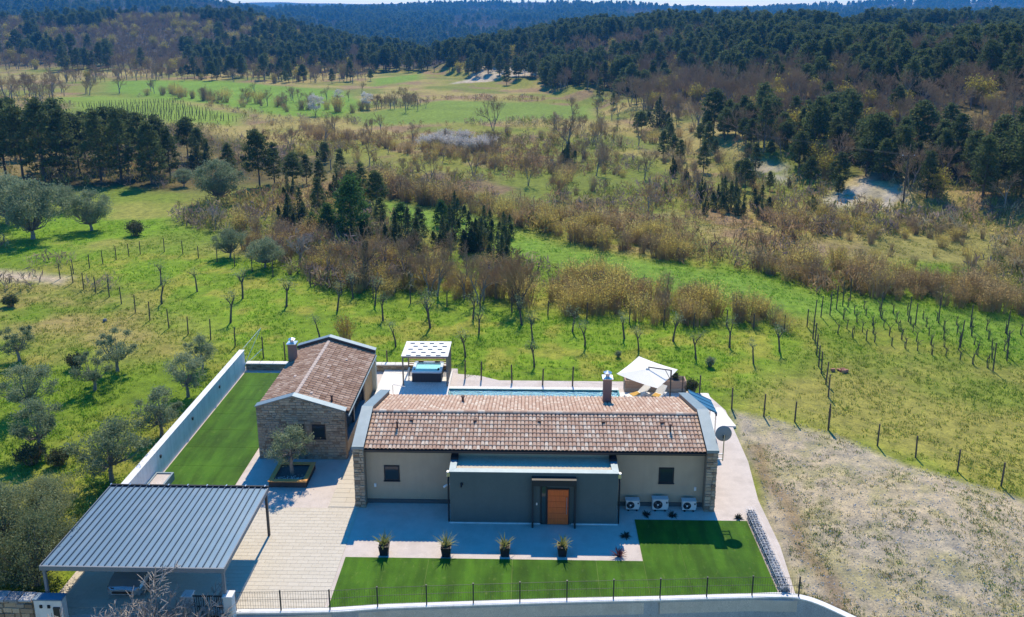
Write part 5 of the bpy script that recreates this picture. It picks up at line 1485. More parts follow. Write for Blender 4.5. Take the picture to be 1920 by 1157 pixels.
def pine(i): return lib('pine', i, lambda k: pine_parts(100 + k, 12, (2.9, 3.3, 2.5, 3.2, 2.8)[k], (.2, .34, .16, .4, .26)[k], (.8, .6, .9, .55, .7)[k]), (m_bark, m_pine))
def bare(i): return lib('bare_tree', i, lambda k: bare_parts(200 + k, 10, (.42, .5, .38, .55)[k], 5, (1, 1, 2, 1)[k], (.3, .26, .3, .24)[k], .016), (m_bark_grey, m_twig))
def barer(i): return lib('bush_tree', i, lambda k: bare_parts(230 + k, 6, .34, 5, 4, .3, .011, .8), (m_bark, m_twig_red))
def palebare(i): return lib('pale_tree', i, lambda k: bare_parts(250 + k, 8, .55, 5, 1, .28, .014, .5), (m_bark_grey, m_twig_pale))
def willow(i): return lib('willow_shrub', i, lambda k: shrub_parts(300 + k, 3.3, (2.3, 1.7, 2.6, 2.0)[k], (60, 44, 70, 52)[k], 22, .125), (m_twig_red, m_willow), ('stems', 'foliage'))
def willowb(i): return lib('brown_shrub', i, lambda k: shrub_parts(330 + k, 3.0, (2.2, 1.6, 2.5, 1.9)[k], (58, 42, 66, 50)[k], 18, .125), (m_twig_red, m_willow_br), ('stems', 'foliage'))
def scrub(i): return lib('bare_shrub', i, lambda k: shrub_parts(360 + k, 3.0, (1.7, 2.2, 1.3, 2.0)[k], (62, 76, 50, 70)[k], 3, .14), (m_twig, m_twig_red), ('stems', 'foliage'))
def fresh(i): return lib('leafing_tree', i, lambda k: shrub_parts(380 + k, 5.0, 2.2, 110, 9, .3), (m_twig, m_fresh), ('stems', 'foliage'))
def olive(i): return lib('olive_tree', i, lambda k: olive_parts(400 + k, 3.6, (1.5, 1.75, 1.3, 1.6)[k], (26, 34, 20, 30)[k], 210, .16), (m_bark_grey, m_olive))
def oldolive(i): return lib('old_olive', i, lambda k: olive_parts(430 + k, 5.2, 2.7, 64, 190, .22, tall=.16), (m_bark_grey, m_olive))
def denseolive(i): return lib('dense_olive', i, lambda k: olive_parts(440 + k, 4.8, 2.5, 90, 200, .16, tall=.14), (m_bark_grey, m_olive_dk))
def stub(i): return lib('pruned_olive', i, lambda k: stub_olive_parts(450 + k), (m_bark, m_olive))
def juniper(i): return lib('juniper', i, lambda k: conifer_parts(470 + k, 6, (1.45, 1.15, 1.8)[k], 2600), (m_bark, m_cyp))
# ---------------------------------------------------------------- planting: single trees first
def hpx(base, top_y):
    """height in metres of a thing standing at ground point base whose top is at picture row top_y"""
    lo, hi = 0.0, 60.0
    for _ in range(40):
        m = (lo + hi) / 2
        if project(base[0], base[1], base[2] + m)[1] > top_y: lo = m
        else: hi = m
    return lo

# courtyard olive in the planter
b = Vector((-13.72, 41.62, .27)); plant('olive_tree', 'silvery olive tree growing in the square raised planter', 'tree', lib('court_olive', 0, lambda k: olive_parts(501, 3.0, 1.08, 36, 150, .13, tall=.42), (m_bark_grey, m_olive)), b, 1.0)

# olives on the slope west of the white wall
W_OLIVES = [(37, 677, 605, olive, 2, 'thin young olive at the meadow edge above the dark bush'), (221, 697, 615, olive, 2, 'small olive with one tuft of leaves high in the west meadow'),
            (178, 732, 655, olive, 2, 'thin olive sapling between the dark bush and the wall'), (57, 772, 685, olive, 1, 'round grey olive, upper of the two at the meadow edge'),
            (76, 848, 750, olive, 3, 'round grey olive, lower of the two at the meadow edge'), (353, 744, 665, olive, 0, 'slender olive close to the middle of the white wall'),
            (380, 692, 632, olive, 0, 'olive nearest the far end of the white wall'), (303, 818, 730, olive, 3, 'two-lobed olive beside the white wall'),
            (210, 902, 792, olive, 1, 'wide olive nearest the carport roof')]
for x, y, ty, mk, i, lab in W_OLIVES:
    g = GT(x, y); h = hpx(g, ty); plant('olive_tree', lab, 'tree', mk(i), g, h / 3.6 * .97, group='olives west of the white wall')
for k, (x, y, h, lab) in enumerate(((-23.2, 32.3, 3.6, 'dense olive leaning over the carport roof edge'), (-25.6, 33.6, 4.0, 'large dense olive at the meadow corner behind the carport'), (-27.0, 31.6, 3.6, 'dense olive next to the old stone wall'), (-25.4, 36.8, 2.7, 'dark dense olive above the carport corner'))):
    plant('olive_tree', lab, 'tree', denseolive(k % 2), (x, y, float(T(x, y))), h / 4.8, group='dense olives beside the carport')
m_dkbush = MLEAF('dark_bush_leaves', (.04, .055, .025), (.12, .14, .055), .3)
def bush(seed, h, w, mat): 
    return lib('bush%d' % seed, 0, lambda k: (shrub_parts(seed, h, w, 60, 1)[0], shrub_parts(seed, h, w, 80, 22, .2)[1]), (m_twig, mat), ('stems', 'foliage'))
for x, y, s, lab in ((143, 690, .8, 'dark round bush in the west meadow'), (60, 870, .9, 'dark bush under the lower round olive'), (110, 872, .7, 'small dark bush beside the lower round olive'), (255, 442, 1.3, 'dark clipped stump bush on the grassy rise'), (20, 575, .8, 'dark low bush by the dirt track')):
    plant('bush', lab, 'bush', bush(521, 1.4, 1.0, m_dkbush), GT(x, y), s)
# old olives on the far left rise
for k, (x, y, ty, lab) in enumerate(((62, 448, 325, 'broad grey old olive casting shade on the green rise'), (15, 420, 318, 'grey old olive at the frame edge behind the broad one'), (118, 395, 340, 'old olive stem behind the broad grey olive'), (172, 432, 348, 'multi-stemmed grey olive on the grassy rise'), (432, 482, 425, 'grey olive at the foot of the rise by the fence'), (498, 502, 438, 'silvery olive beside the pale bare tree'), (410, 380, 290, 'tall grey-green olive in front of the pines'), (345, 350, 312, 'low grey olive at the foot of the pines'))):
    g = GT(x, y); plant('olive_tree', lab, 'tree', oldolive(k % 3), g, hpx(g, ty) / 5.2 * .86, group='old olives by the pine wood')
# young trees of the orchard
ORCH = [(302, 533), (303, 570), (370, 547), (455, 560), (537, 575), (632, 583), (703, 573), (718, 602), (742, 650), (804, 593), (807, 615), (873, 670), (887, 598), (898, 625), (979, 610), (999, 638), (1002, 688), (1073, 622), (1097, 650), (1171, 635), (1198, 657), (1262, 640), (1305, 673), (1368, 652), (1413, 682), (1462, 660), (432, 605), (600, 640), (662, 560)]
ORCH.sort()
for k, (x, y) in enumerate(ORCH):
    g = GT(x, y); plant('pruned_olive', 'pruned young olive in the fenced orchard, ' + ORDINAL[k] + ' counting from the west fence', 'tree', stub(k % 5), g, random.uniform(.85, 1.1) * (1.25 if y < 620 else 1.05), group='pruned olives in the orchard')
for x, y, s, lab in ((1159, 670, .34, 'small grey shrub in the orchard behind the chimney'), (1331, 688, .5, 'small grey shrub in the orchard behind the parasol'), (205, 640, .35, 'tiny grey shrub in the dry west meadow')):
    plant('shrub', lab, 'shrub', bush(523, 1.6, .8, m_olive), GT(x, y), s)
g = GT(648, 648); plant('yellow_shrub', 'yellow flowering shrub behind the outbuilding roof', 'shrub', lib('yellow_shrub', 0, lambda k: shrub_parts(541, 2.9, 1.1, 70, 9, .15), (m_twig_red, m_yellow), ('stems', 'foliage')), g, .95)
g = GT(1277, 742); g.z = .16
plant('bush', 'dark green bush at the end of the block planter', 'bush', bush(525, 1.6, .7, m_dkbush), Vector((11.75, 53.2, float(T(11.75, 53.2)))), .75)
for k, x in enumerate((7.6, 8.6, 9.6, 10.6)):
    plant('hedge_plant', 'low green plant in the block planter, ' + ORDINAL[k] + ' from the pool', 'plant', bush(527, .9, .6, m_dkbush), (x, 53.43, 1.03), .45, group='plants in the block planter')

# fences round the orchard: posts are parts, with two strands of wire
def wire_fence(label, pts, h, name='wire_fence', wires=(.35, .7, 1.0), shift=0):
    P = [GT(*p) for p in pts]; f = thing(name, label, 'fence', P[len(P) // 2])
    for k, q in enumerate(P):
        rnd = random.Random(k + len(pts)); a = q + Vector((rnd.uniform(-.06, .06), rnd.uniform(-.06, .06), h * rnd.uniform(.92, 1.06)))
        MB().tube([q - Vector((0, 0, .25)), a], [.06, .05], 6).build('post', m_wood_post, f)
    for w in wires:
        mb = MB()
        for a, b_ in zip(P[:-1], P[1:]): mb.bar(a + Vector((0, 0, h * w * .95)), b_ + Vector((0, 0, h * w * .95)), .006)
        mb.build('wire', m_fence, f)
wire_fence('wooden post and wire fence running down the west meadow to the white wall', [(113, 523), (137, 530), (157, 543), (180, 550), (205, 557), (228, 570), (254, 587), (281, 601), (317, 616), (353, 627), (395, 637), (441, 649), (494, 672)], 1.75)
wire_fence('wooden post and wire fence along the foot of the grassy rise', [(138, 514), (168, 503), (193, 495), (218, 487), (242, 481), (263, 477), (308, 472), (343, 476), (372, 484), (407, 492), (440, 500), (473, 510), (512, 519), (582, 538)], 1.55)
wire_fence('wooden post and wire fence on the far side of the orchard', [(582, 538), (640, 553), (700, 561), (770, 569), (838, 576), (900, 581), (960, 586), (1027, 591), (1100, 598), (1180, 606), (1245, 611), (1300, 616), (1362, 613), (1413, 618), (1470, 622)], 1.5)
wire_fence('wooden post and wire fence just behind the pool terrace', [(535, 676), (610, 680), (727, 692), (872, 712), (902, 716), (960, 722), (1017, 726), (1073, 728), (1132, 733), (1200, 737), (1278, 742), (1311, 745), (1372, 767), (1432, 781), (1490, 791), (1553, 806)], 1.6)
wire_fence('wooden post and wire fence along the bare bank east of the house', [(1553, 806), (1645, 836), (1717, 858), (1795, 884), (1877, 912), (1960, 942)], 1.5)
wire_fence('close row of wooden fence posts between orchard and vineyard', [(1513, 613), (1524, 635), (1528, 645), (1531, 666), (1535, 688), (1540, 700), (1548, 720), (1553, 744), (1553, 806)], 1.75)
# braced wire gate at the end of the white wall
g = thing('wire_gate', 'pale wire mesh gate leaning at the end of the white wall', 'gate', (-21.4, 57.6, 0))
A, B_, C_ = Vector((-21.75, 56.5, .3)), Vector((-21.5, 60.0, .2)), Vector((-21.5, 60.0, 2.0))
D_ = Vector((-21.75, 56.5, 1.7))
for a, b_ in ((A, B_), (B_, C_), (C_, D_), (D_, A), (A, C_)): MB().bar(a, b_, .03).build('frame_bar', m_steel, g)
for k in range(1, 9): MB().bar(A.lerp(B_, k / 9), D_.lerp(C_, k / 9), .008).build('wire', m_steel, g)

# vineyard
def vine_mesh(seed):
    rng = RNG(seed); gs = [limb([(0, 0, -.1), (rng.uniform(-.06, .06), rng.uniform(-.06, .06), .4), (rng.uniform(-.1, .1), rng.uniform(-.1, .1), .8)], [.05, .04, .035], 5)]
    for k in range(5):
        a = rng.uniform(0, 6.28); gs.append(limb([(0, 0, .75), (math.cos(a) * .2, math.sin(a) * .2, 1.0), (math.cos(a) * .4, math.sin(a) * .4, 1.0 + rng.uniform(-.1, .35))], [.022, .015, .006], 3))
    st = limb([(.07, 0, -.2), (.07 + rng.uniform(-.03, .03), 0, rng.uniform(.8, 1.3))], [.026, .022], 5)
    return [('vine', mesh_of('vine', [cat(gs) + (m_bark,)])), ('stake', mesh_of('stake', [st + (m_wood_post,)]))]
VM = [vine_mesh(600 + k) for k in range(5)]
r0a, r0b = GT(1572, 628), GT(1868, 692); r4a, r4b = GT(1590, 575), GT(1935, 632)
for r in range(5):
    t = r / 4; a = r0a.lerp(r4a, t); b_ = r0b.lerp(r4b, t); n = 12
    for k in range(n):
        q = a.lerp(b_, (k + .5 * (r % 2)) / (n - .5)); q = Vector((q.x + random.uniform(-.15, .15), q.y + random.uniform(-.15, .15), 0)); q.z = float(T(q.x, q.y))
        plant('grapevine', 'leafless grapevine tied to a stake in the small vineyard', 'vine', VM[(k + r) % 5], q, random.uniform(.75, 1.05), group='grapevines in the vineyard')
POSTS = [(1526, 608), (1539, 595), (1556, 591), (1568, 580), (1580, 574), (1594, 564), (1650, 594), (1703, 603), (1716, 610), (1760, 606), (1819, 616), (1887, 627), (1862, 696), (1800, 652), (1888, 668)]
for k, (x, y) in enumerate(sorted(POSTS)):
    q = GT(x, y); o = MB().tube([q - Vector((0, 0, .3)), q + Vector((random.uniform(-.08, .08), 0, random.uniform(2.0, 2.4)))], [.055, .045], 7).build('vineyard_post', m_wood_post)
    tag(o, 'tall wooden vineyard post, ' + ORDINAL[k] + ' counting from the orchard side', 'post', 'tall posts in the vineyard', 'thing')

# leafless tree rising from the lane in the foreground
tp = bare_parts(702, 5.2, .62, 5, 3, .3, .014, .12, (3, 4))
LIB[('lane_tree', 0)] = [('trunk', mesh_of('lane_trunk', [tp[0] + (m_bark_grey,)])), ('crown', mesh_of('lane_crown', [tp[1] + (m_twig_pale,)]))]
plant('bare_tree', 'leafless pale-twigged tree in front of the carport at the lane', 'tree', LIB[('lane_tree', 0)], Vector((-17.0, 27.9, -2.35)), 1.42, rz=.6)
plant('bare_tree', 'leafless pale-twigged small tree in front of the gate', 'tree', LIB[('lane_tree', 0)], Vector((-14.7, 28.4, -2.35)), 1.12, rz=2.4)

# ---------------------------------------------------------------- trees of the middle distance, one by one
PINES = [(12, 335, 190), (45, 342, 200), (85, 345, 188), (125, 340, 205), (150, 330, 215), (190, 338, 207), (228, 340, 205), (267, 330, 212), (300, 325, 220), (353, 302, 222), (375, 312, 240), (487, 350, 248), (515, 345, 268), (550, 357, 288), (575, 345, 290), (30, 300, 185), (75, 295, 195), (160, 300, 210), (240, 305, 205), (110, 320, 190), (205, 320, 205), (285, 345, 230), (320, 335, 240), (430, 335, 270), (600, 352, 300), (640, 345, 280), (-25, 340, 190), (610, 305, 268), (700, 350, 320)]
for k, (x, y, ty) in enumerate(sorted(PINES)):
    g = GT(x, y); plant('pine_tree', 'tall dark pine in the wood behind the olives, ' + ORDINAL[k] + ' along from the west end', 'tree', pine(k % 5), g, hpx(g, ty) / 12.2, group='pines west of the orchard')
mf = lib('fresh_pine', 0, lambda k: pine_parts(150, 9, 2.9, .08, .8, 100, 36, m_pine_fresh), (m_bark, m_pine_fresh))
g = GT(660, 452); plant('pine_tree', 'bushy bright green pine standing alone in the scrub', 'tree', mf, g, hpx(g, 332) / 9.3)
g = GT(598, 402); plant('pine_tree', 'smaller dark pine beside the bright green pine', 'tree', pine(2), g, .42)
for k, (x, y, ty, i, lab) in enumerate(((740, 470, 395, 1, 'slim grey-green juniper nearest the bright pine'), (768, 490, 388, 0, 'pointed juniper, second from the bright pine'), (832, 466, 405, 2, 'broad juniper in the middle of the scrub'), (880, 470, 396, 0, 'dark pointed juniper beside the green meadow'), (900, 468, 405, 2, 'wide dark juniper beside the green meadow'), (935, 492, 432, 2, 'leaning dark juniper at the end of the scrub'), (948, 470, 425, 1, 'thin juniper at the edge of the green meadow'), (606, 300, 266, 2, 'small round cypress below the sown field'), (540, 430, 362, 1, 'grey-green juniper left of the pine'), (560, 420, 350, 2, 'wide grey-green juniper left of the pine'), (1358, 395, 330, 2, 'large dark evergreen in the valley scrub'), (1425, 395, 345, 2, 'dark evergreen below the eroded bank'), (1065, 302, 262, 2, 'ivy-dark bush at the foot of the tall bare tree'), (1235, 240, 180, 2, 'tall dark evergreen at the edge of the wooded hill'), (1523, 392, 365, 2, 'small dark bush on the grassy bank'), (375, 320, 255, 2, 'dark evergreen among the pines'))):
    g = GT(x, y); h = hpx(g, ty); plant('juniper', lab, 'tree', juniper(i), g, h / 6 * 1.35, sz=h / 6)
# ivy-clad trunk
g = GT(688, 532); h = hpx(g, 432); iv = RNG(88); n = 500; t = iv.uniform(0, 1, n); a = iv.uniform(0, 6.28, n)
V, F = cards(np.stack([np.cos(a) * .22, np.sin(a) * .22, t * h * .8], 1), .26, .09, iv, 0)
tb = bare_parts(261, h, .4, 4, 1, .5, .014); LIB['ivy'] = [('trunk', mesh_of('ivy_trunk', [tb[0] + (m_bark,)])), ('crown', mesh_of('ivy_crown', [tb[1] + (m_twig,)])), ('ivy', mesh_of('ivy', [(V, F, m_cyp)]))]
plant('bare_tree', 'straight ivy-clad bare trunk behind the orchard', 'tree', LIB['ivy'], g, 1.0)
BARES = [(820, 556, 440, 0, 'tall bare tree behind the orchard, nearest the ivy-clad trunk'), (805, 552, 460, 2, 'twin-stemmed bare tree behind the orchard'), (870, 560, 470, 1, 'thin bare tree with yellow buds behind the orchard'), (897, 570, 462, 2, 'twin-stemmed dark bare tree left of the round brown tree'), (930, 560, 475, 0, 'small bare tree touching the round brown tree'),
         (1066, 300, 165, 1, 'big solitary bare tree with wide crown in the valley'), (990, 348, 282, 2, 'bare tree clump on the valley floor'), (1118, 330, 262, 0, 'thin bare tree below the solitary tree'), (715, 250, 205, 0, 'small bare tree at the edge of the sown field'), (925, 245, 175, 2, 'slim bare tree on the far field edge'), (852, 345, 300, 1, 'bare tree on the open valley floor'), (770, 320, 285, 3, 'low bare tree above the brown hedge'), (640, 500, 420, 3, 'bare tree behind the silvery olive'), (470, 420, 360, 1, 'bare greyish tree among the scrub'), (1215, 405, 335, 0, 'bare tree in the middle of the valley scrub'), (1300, 350, 295, 2, 'bare twin tree under the wooded hill'), (600, 480, 400, 1, 'bare tree rising from the scrub beside the pale tree'), (740, 548, 470, 3, 'bare bushy tree between ivy-clad trunk and orchard'), (845, 480, 410, 1, 'bare tree between the junipers'), (1480, 440, 395, 3, 'rounded bare tree on the grassy bank')]
for x, y, ty, i, lab in BARES:
    g = GT(x, y); plant('bare_tree', lab, 'tree', bare(i), g, hpx(g, ty) / 9.5)
for x, y, ty, lab in ((975, 580, 462, 'round brown leafless tree beside the orchard fence'), (930, 555, 495, 'brown leafless bush tree left of the round one'), (1045, 372, 325, 'brown leafless bush on the valley floor')):
    g = GT(x, y); plant('bush_tree', lab, 'tree', barer(0), g, hpx(g, ty) / 5.6)
for x, y, ty, lab in ((565, 505, 412, 'pale grey bare tree beside the silvery olives'), (405, 430, 372, 'pale bare tree on the dry slope'), (1690, 390, 345, 'pale bare tree on the eroded bank')):
    g = GT(x, y); plant('pale_tree', lab, 'tree', palebare(0), g, hpx(g, ty) / 7.6)
def blossom(i): return lib('blossom_tree', i, lambda k: (bare_parts(560 + k, 6, .45, 4, 3, .3, .014)[0], olive_parts(570 + k, 6, 2.2, 44, 60, .34)[1]), (m_bark, m_blossom))
for k, (x, y, ty, lab) in enumerate(((592, 218, 176, 'white blossoming tree at the corner of the sown field'), (635, 192, 168, 'white blossoming tree at the far hedge'), (688, 205, 172, 'pale blossoming tree beside the tall hedge trees'))):
    g = GT(x, y); plant('blossom_tree', lab, 'tree', blossom(k % 2), g, hpx(g, ty) / 6)
m_straw = MLEAF('pale_brush', (.55, .5, .44), (.85, .8, .74), .4)
bl = lib('brush_heap', 0, lambda k: shrub_parts(590, 2.6, 2.8, 110, 22, .24), (m_twig_pale, m_straw), ('stems', 'foliage'))
for k, (x, y) in enumerate(((800, 276), (820, 272), (842, 276), (862, 280), (882, 282), (902, 280), (915, 274), (835, 264), (870, 266))):
    plant('blossom_bush', 'whitish flowering thicket bush on the valley floor, ' + ORDINAL[k] + ' of the thicket', 'bush', bl, GT(x, y), 1.0, group='whitish thicket in the valley')

# ---------------------------------------------------------------- shrubs in bands: each its own object, same-looking ones share a label
def scatter(poly_px, n, seed, mind=0.0, jit=0.0):
    """points on the ground inside a picture outline, evenly over the ground"""
    w = gpoly(poly_px); xs_ = [p[0] for p in w]; ys_ = [p[1] for p in w]; rng = RNG(seed); out = []
    tries = 0
    while len(out) < n and tries < n * 60:
        tries += 1; x = rng.uniform(min(xs_), max(xs_)); y = rng.uniform(min(ys_), max(ys_))
        if not bool(inside(w, np.array([x]), np.array([y]))[0]): continue
        if mind and any((x - q[0]) ** 2 + (y - q[1]) ** 2 < mind * mind for q in out): continue
        out.append((x, y))
    if jit: out = [(x + rng.normal() * jit, y + rng.normal() * jit) for x, y in out]
    return [Vector((x, y, float(T(x, y)))) for x, y in out]
BANDS = [
    ('willow_shrub', 'willow shrub in the thicket behind the orchard', willow, 75, (0.54, 1.04), [(1035, 575), (1060, 535), (1120, 520), (1220, 555), (1300, 575), (1480, 598), (1470, 615), (1300, 612), (1150, 603), (1040, 592)]),
    ('willow_shrub', 'willow shrub above the green meadow', willow, 60, (0.58, 1.08), [(850, 392), (1000, 415), (1150, 440), (1290, 478), (1270, 498), (1150, 478), (1000, 442), (870, 412)]),
    ('brown_shrub', 'shrub in the hedge above the green meadow', willowb, 42, (0.58, 0.96), [(860, 372), (1000, 400), (1150, 425), (1330, 465), (1300, 475), (1000, 418), (870, 395)]),
    ('brown_shrub', 'shrub in the thicket beyond the vineyard', willowb, 75, (0.58, 1.04), [(1430, 500), (1600, 515), (1920, 575), (1930, 605), (1750, 578), (1600, 555), (1440, 520)]),
    ('willow_shrub', 'willow shrub beyond the vineyard', willow, 30, (0.58, 0.96), [(1430, 490), (1600, 505), (1920, 560), (1920, 585), (1600, 530)]),
    ('brown_shrub', 'reddish-brown shrub in the long hedge across the valley', willowb, 75, (0.58, 0.92), [(560, 240), (700, 262), (860, 290), (1000, 312), (995, 325), (850, 305), (690, 275), (560, 255)]),
    ('bare_shrub', 'grey leafless sapling in the dark row above the green meadow', scrub, 87, (0.72, 1.36), [(640, 345), (720, 345), (860, 385), (850, 398), (740, 378), (640, 372)]),
    ('bare_shrub', 'leafless shrub in the scrub between pines and orchard', scrub, 110, (0.50, 1.04), [(440, 430), (640, 440), (860, 480), (1000, 540), (1000, 575), (860, 560), (640, 535), (520, 500)]),
    ('willow_shrub', 'yellowish shrub in the scrub between pines and orchard', willow, 70, (0.43, 0.80), [(600, 480), (860, 520), (1000, 565), (860, 560), (640, 545), (590, 515)]),
    ('brown_shrub', 'brown shrub on the valley floor', willowb, 50, (0.36, 0.80), [(480, 232), (720, 240), (900, 330), (1040, 370), (900, 370), (700, 330), (520, 290)]),
    ('bare_shrub', 'leafless shrub scattered over the valley floor', scrub, 75, (0.50, 1.12), [(930, 250), (1300, 235), (1500, 370), (1420, 420), (1180, 400), (1000, 345)]),
    ('bare_shrub', 'leafless shrub on the bank below the wooded hill', scrub, 50, (0.43, 0.88), [(1420, 385), (1920, 440), (1920, 540), (1560, 500), (1400, 460)]),
    ('bare_shrub', 'leafless shrub in the hedges between the sown fields', scrub, 46, (.9, 1.7), [(225, 176), (330, 184), (520, 208), (690, 214), (690, 203), (520, 195), (330, 174)]),
    ('willow_shrub', 'greenish shrub on the bank below the wooded hill', willow, 25, (0.36, 0.72), [(1250, 380), (1500, 400), (1920, 450), (1900, 540), (1560, 480)]),
]
KINDLAB = {willow: ('willow_shrub', 'golden-budded willow shrub'), willowb: ('brown_shrub', 'brown-budded shrub'), scrub: ('bare_shrub', 'grey leafless shrub')}
for k, (nm, lab, mk, n, (s0, s1), poly) in enumerate(BANDS):
    place = lab.split('shrub ')[-1].split('sapling ')[-1].replace('scattered over', 'on')
    for j, q in enumerate(scatter(poly, n, 800 + k, .8, .7)):
        mk2 = mk
        if float(soft(POLY['MEADOW'], np.array([q.x]), np.array([q.y]), 1.6)[0]) > .12: continue
        if random.random() < .5: mk2 = random.choice((willow, willowb, scrub))
        nm, kl = KINDLAB[mk2]; lab2 = kl + ' ' + place
        plant(nm, lab2, 'shrub', mk2(random.randrange(4)), q, s0 * .75 + (s1 - s0 * .75) * random.random() ** 1.3, group=kl + 's ' + place)

for k, (n, lab, poly) in enumerate(((34, 'leafless tree standing in the valley below the wooded hill', [(1000, 235), (1150, 190), (1330, 240), (1480, 330), (1300, 380), (1100, 330)]), (26, 'leafless tree in the hedges between the sown fields', [(230, 160), (330, 175), (700, 170), (820, 215), (700, 210), (480, 200), (300, 192)]), (26, 'tall leafless tree in the clump beside the far field', [(690, 208), (805, 208), (800, 193), (700, 193)]), (26, 'leafless tree on the brown valley floor', [(430, 240), (700, 240), (1000, 300), (940, 380), (700, 330), (520, 310)]))):
    for j, q in enumerate(scatter(poly, n, 860 + k, 1.5)): plant('bare_tree', lab, 'tree', bare(j % 4), q, random.uniform(.35, .75), group=lab[9:])
for j, q in enumerate(scatter([(530, 372), (640, 350), (720, 372), (960, 450), (940, 492), (760, 492), (560, 440)], 20, 875, 2.2)):
    if j % 2: plant('pine_tree', 'dark young pine in the scrub left of the green meadow', 'tree', (pine(j % 5) if j % 4 == 1 else mf), q, random.uniform(.3, .5), group='young pines in the scrub')
    else: plant('juniper', 'full dark juniper in the scrub left of the green meadow', 'tree', juniper(2), q, random.uniform(.7, .95), group='junipers in the scrub', sz=random.uniform(.5, .75))
for j, q in enumerate(scatter([(590, 520), (760, 500), (960, 540), (1000, 572), (860, 562), (640, 548)], 14, 877, 2.0)):
    plant('bare_tree', 'slim leafless tree in the scrub behind the orchard', 'tree', bare(j % 4), q, random.uniform(.42, .62), group='slim leafless trees behind the orchard')
# rows of the far vineyard, too small to tell apart
fv = []
for r in range(9):
    a, b_ = GT(150 + r * 8, 200 + r * 3.2), GT(330 + r * 14, 192 + r * 4.5)
    for t in np.linspace(0, 1, 34):
        q = a.lerp(b_, t); fv.append((q.x + random.uniform(-.3, .3), q.y, float(T(q.x, q.y))))
fv = np.array(fv); V, F = sticks(fv, fv + np.array([0, 0, 1.5]), .09, .07)
tag(np_mesh('far_vineyard_rows', V, F, m_wood_post), 'rows of vine stakes in the far sown field', kind='stuff')
for j, q in enumerate(scatter([(1150, 235), (1330, 250), (1500, 330), (1620, 395), (1450, 375), (1250, 310)], 22, 871, 3)):
    plant('pine_tree', 'scattered young pine in front of the hillside wood', 'tree', pine(j % 5), q, random.uniform(.22, .5), group='young pines in front of the hillside wood')
for j, q in enumerate(scatter([(1240, 330), (1500, 340), (1560, 400), (1400, 415), (1230, 390)], 16, 873, 2)):
    plant('juniper', 'dark juniper bush in the scrub below the hillside wood', 'tree', juniper(j % 3), q, random.uniform(.3, .65), group='juniper bushes below the hillside wood')
# ---------------------------------------------------------------- low scrub that reads as one mass on the valley floor
def scrub_mass(name, label, n, seed, mats):
    rg = RNG(seed); yy_ = 75 + rg.uniform(0, 1, n * 5) ** 1.5 * 205; xx_ = rg.uniform(-.72, .72, n * 5) * yy_
    d = np.where(inside(HILL, xx_, yy_), seg_dist(HILL, xx_, yy_, True), 0); m = (d < 25) & (soft(POLY['MEADOW'], xx_, yy_, 1.6) < .12) & ~inside(POLY['ORCHARD'], xx_, yy_) & ~inside(POLY['WEST'], xx_, yy_)
    for p in [q_[0] for q_ in FIELD_P] + CLIFF_P: m &= ~inside(p, xx_, yy_)
    m &= fbm(xx_, yy_, 13, 3, seed) + .25 * rg.uniform(0, 1, len(xx_)) > .62
    x, y = xx_[m][:n], yy_[m][:n]; z = T(x, y); k = len(x); nc = 22; h = rg.uniform(.5, 1.9, k) * (.6 + .8 * fbm(x, y, 8, 2, seed + 3)); r = h * rg.uniform(.5, .9, k)
    a = rg.uniform(0, 6.283, (k, nc)); t = rg.uniform(0, 1, (k, nc)); rr2 = r[:, None] * np.sqrt(rg.uniform(0, 1, (k, nc))) * (1 - .45 * t)
    C = np.stack([x[:, None] + np.cos(a) * rr2, y[:, None] + np.sin(a) * rr2, z[:, None] + h[:, None] * (.12 + .85 * t)], -1).reshape(-1, 3); S = np.repeat(h, nc)
    V, F = cards(C, rg.uniform(.35, .75, len(C)) * S, rg.uniform(.02, .05, len(C)) * S, rg, 1.6)
    pal = np.array([(.30, .20, .11), (.34, .27, .09), (.26, .20, .17), (.22, .24, .06), (.40, .33, .19)]); pk = np.clip((fbm(x, y, 30, 3, seed + 9) * 9 - 2 + rg.normal(size=k) * .9).astype(int), 0, 4)
    col = np.repeat(pal[pk] * rg.uniform(.7, 1.25, (k, 1)), nc * 4, 0)
    return tag(np_mesh(name, V, F, MLEAF('scrub_tone', 0, 0, .4, .85, attr='tone'), cols=col), label, kind='stuff')
scrub_mass('valley_undergrowth', 'low brown and straw-coloured scrub over the valley floor', 7500, 911, None)

# ---------------------------------------------------------------- woods
rng = RNG(5)
CLEAR = [gpoly(p) for p in ([(1740, 235), (1850, 222), (1850, 250), (1770, 258)], [(1270, 205), (1345, 185), (1345, 230), (1280, 265)], [(1560, 60), (1630, 58), (1630, 68), (1560, 70)])] + CLIFF_P[:2] + CLIFF_P[3:]
def wood_points(x0, x1, y0, y1, step, keep):
    gx_, gy_ = np.meshgrid(np.arange(x0, x1, step), np.arange(y0, y1, step)); x = gx_.ravel() + rng.uniform(-.45, .45, gx_.size) * step; y = gy_.ravel() + rng.uniform(-.45, .45, gx_.size) * step
    m = keep(x, y) & (np.abs(x - .02 * y) < .72 * y + 10); return x[m], y[m]
def hill_keep(x, y):
    d = np.where(inside(HILL, x, y), seg_dist(HILL, x, y, True), 0); m = d > 2 + 7 * fbm(x, y, 30, 3, 141)
    for c in CLEAR: m &= ~inside(c, x, y)
    dens = fbm(x, y, 26, 3, 151)
    return m & (rng.uniform(0, 1, x.shape) < np.where(d < 18, np.maximum(.45, sstep(.3, .5, dens)), 1.0)) 
x1_, y1_ = wood_points(-60, 260, 95, 330, 3.5, hill_keep)
x2_, y2_ = wood_points(-120, 460, 330, 640, 4.8, hill_keep)
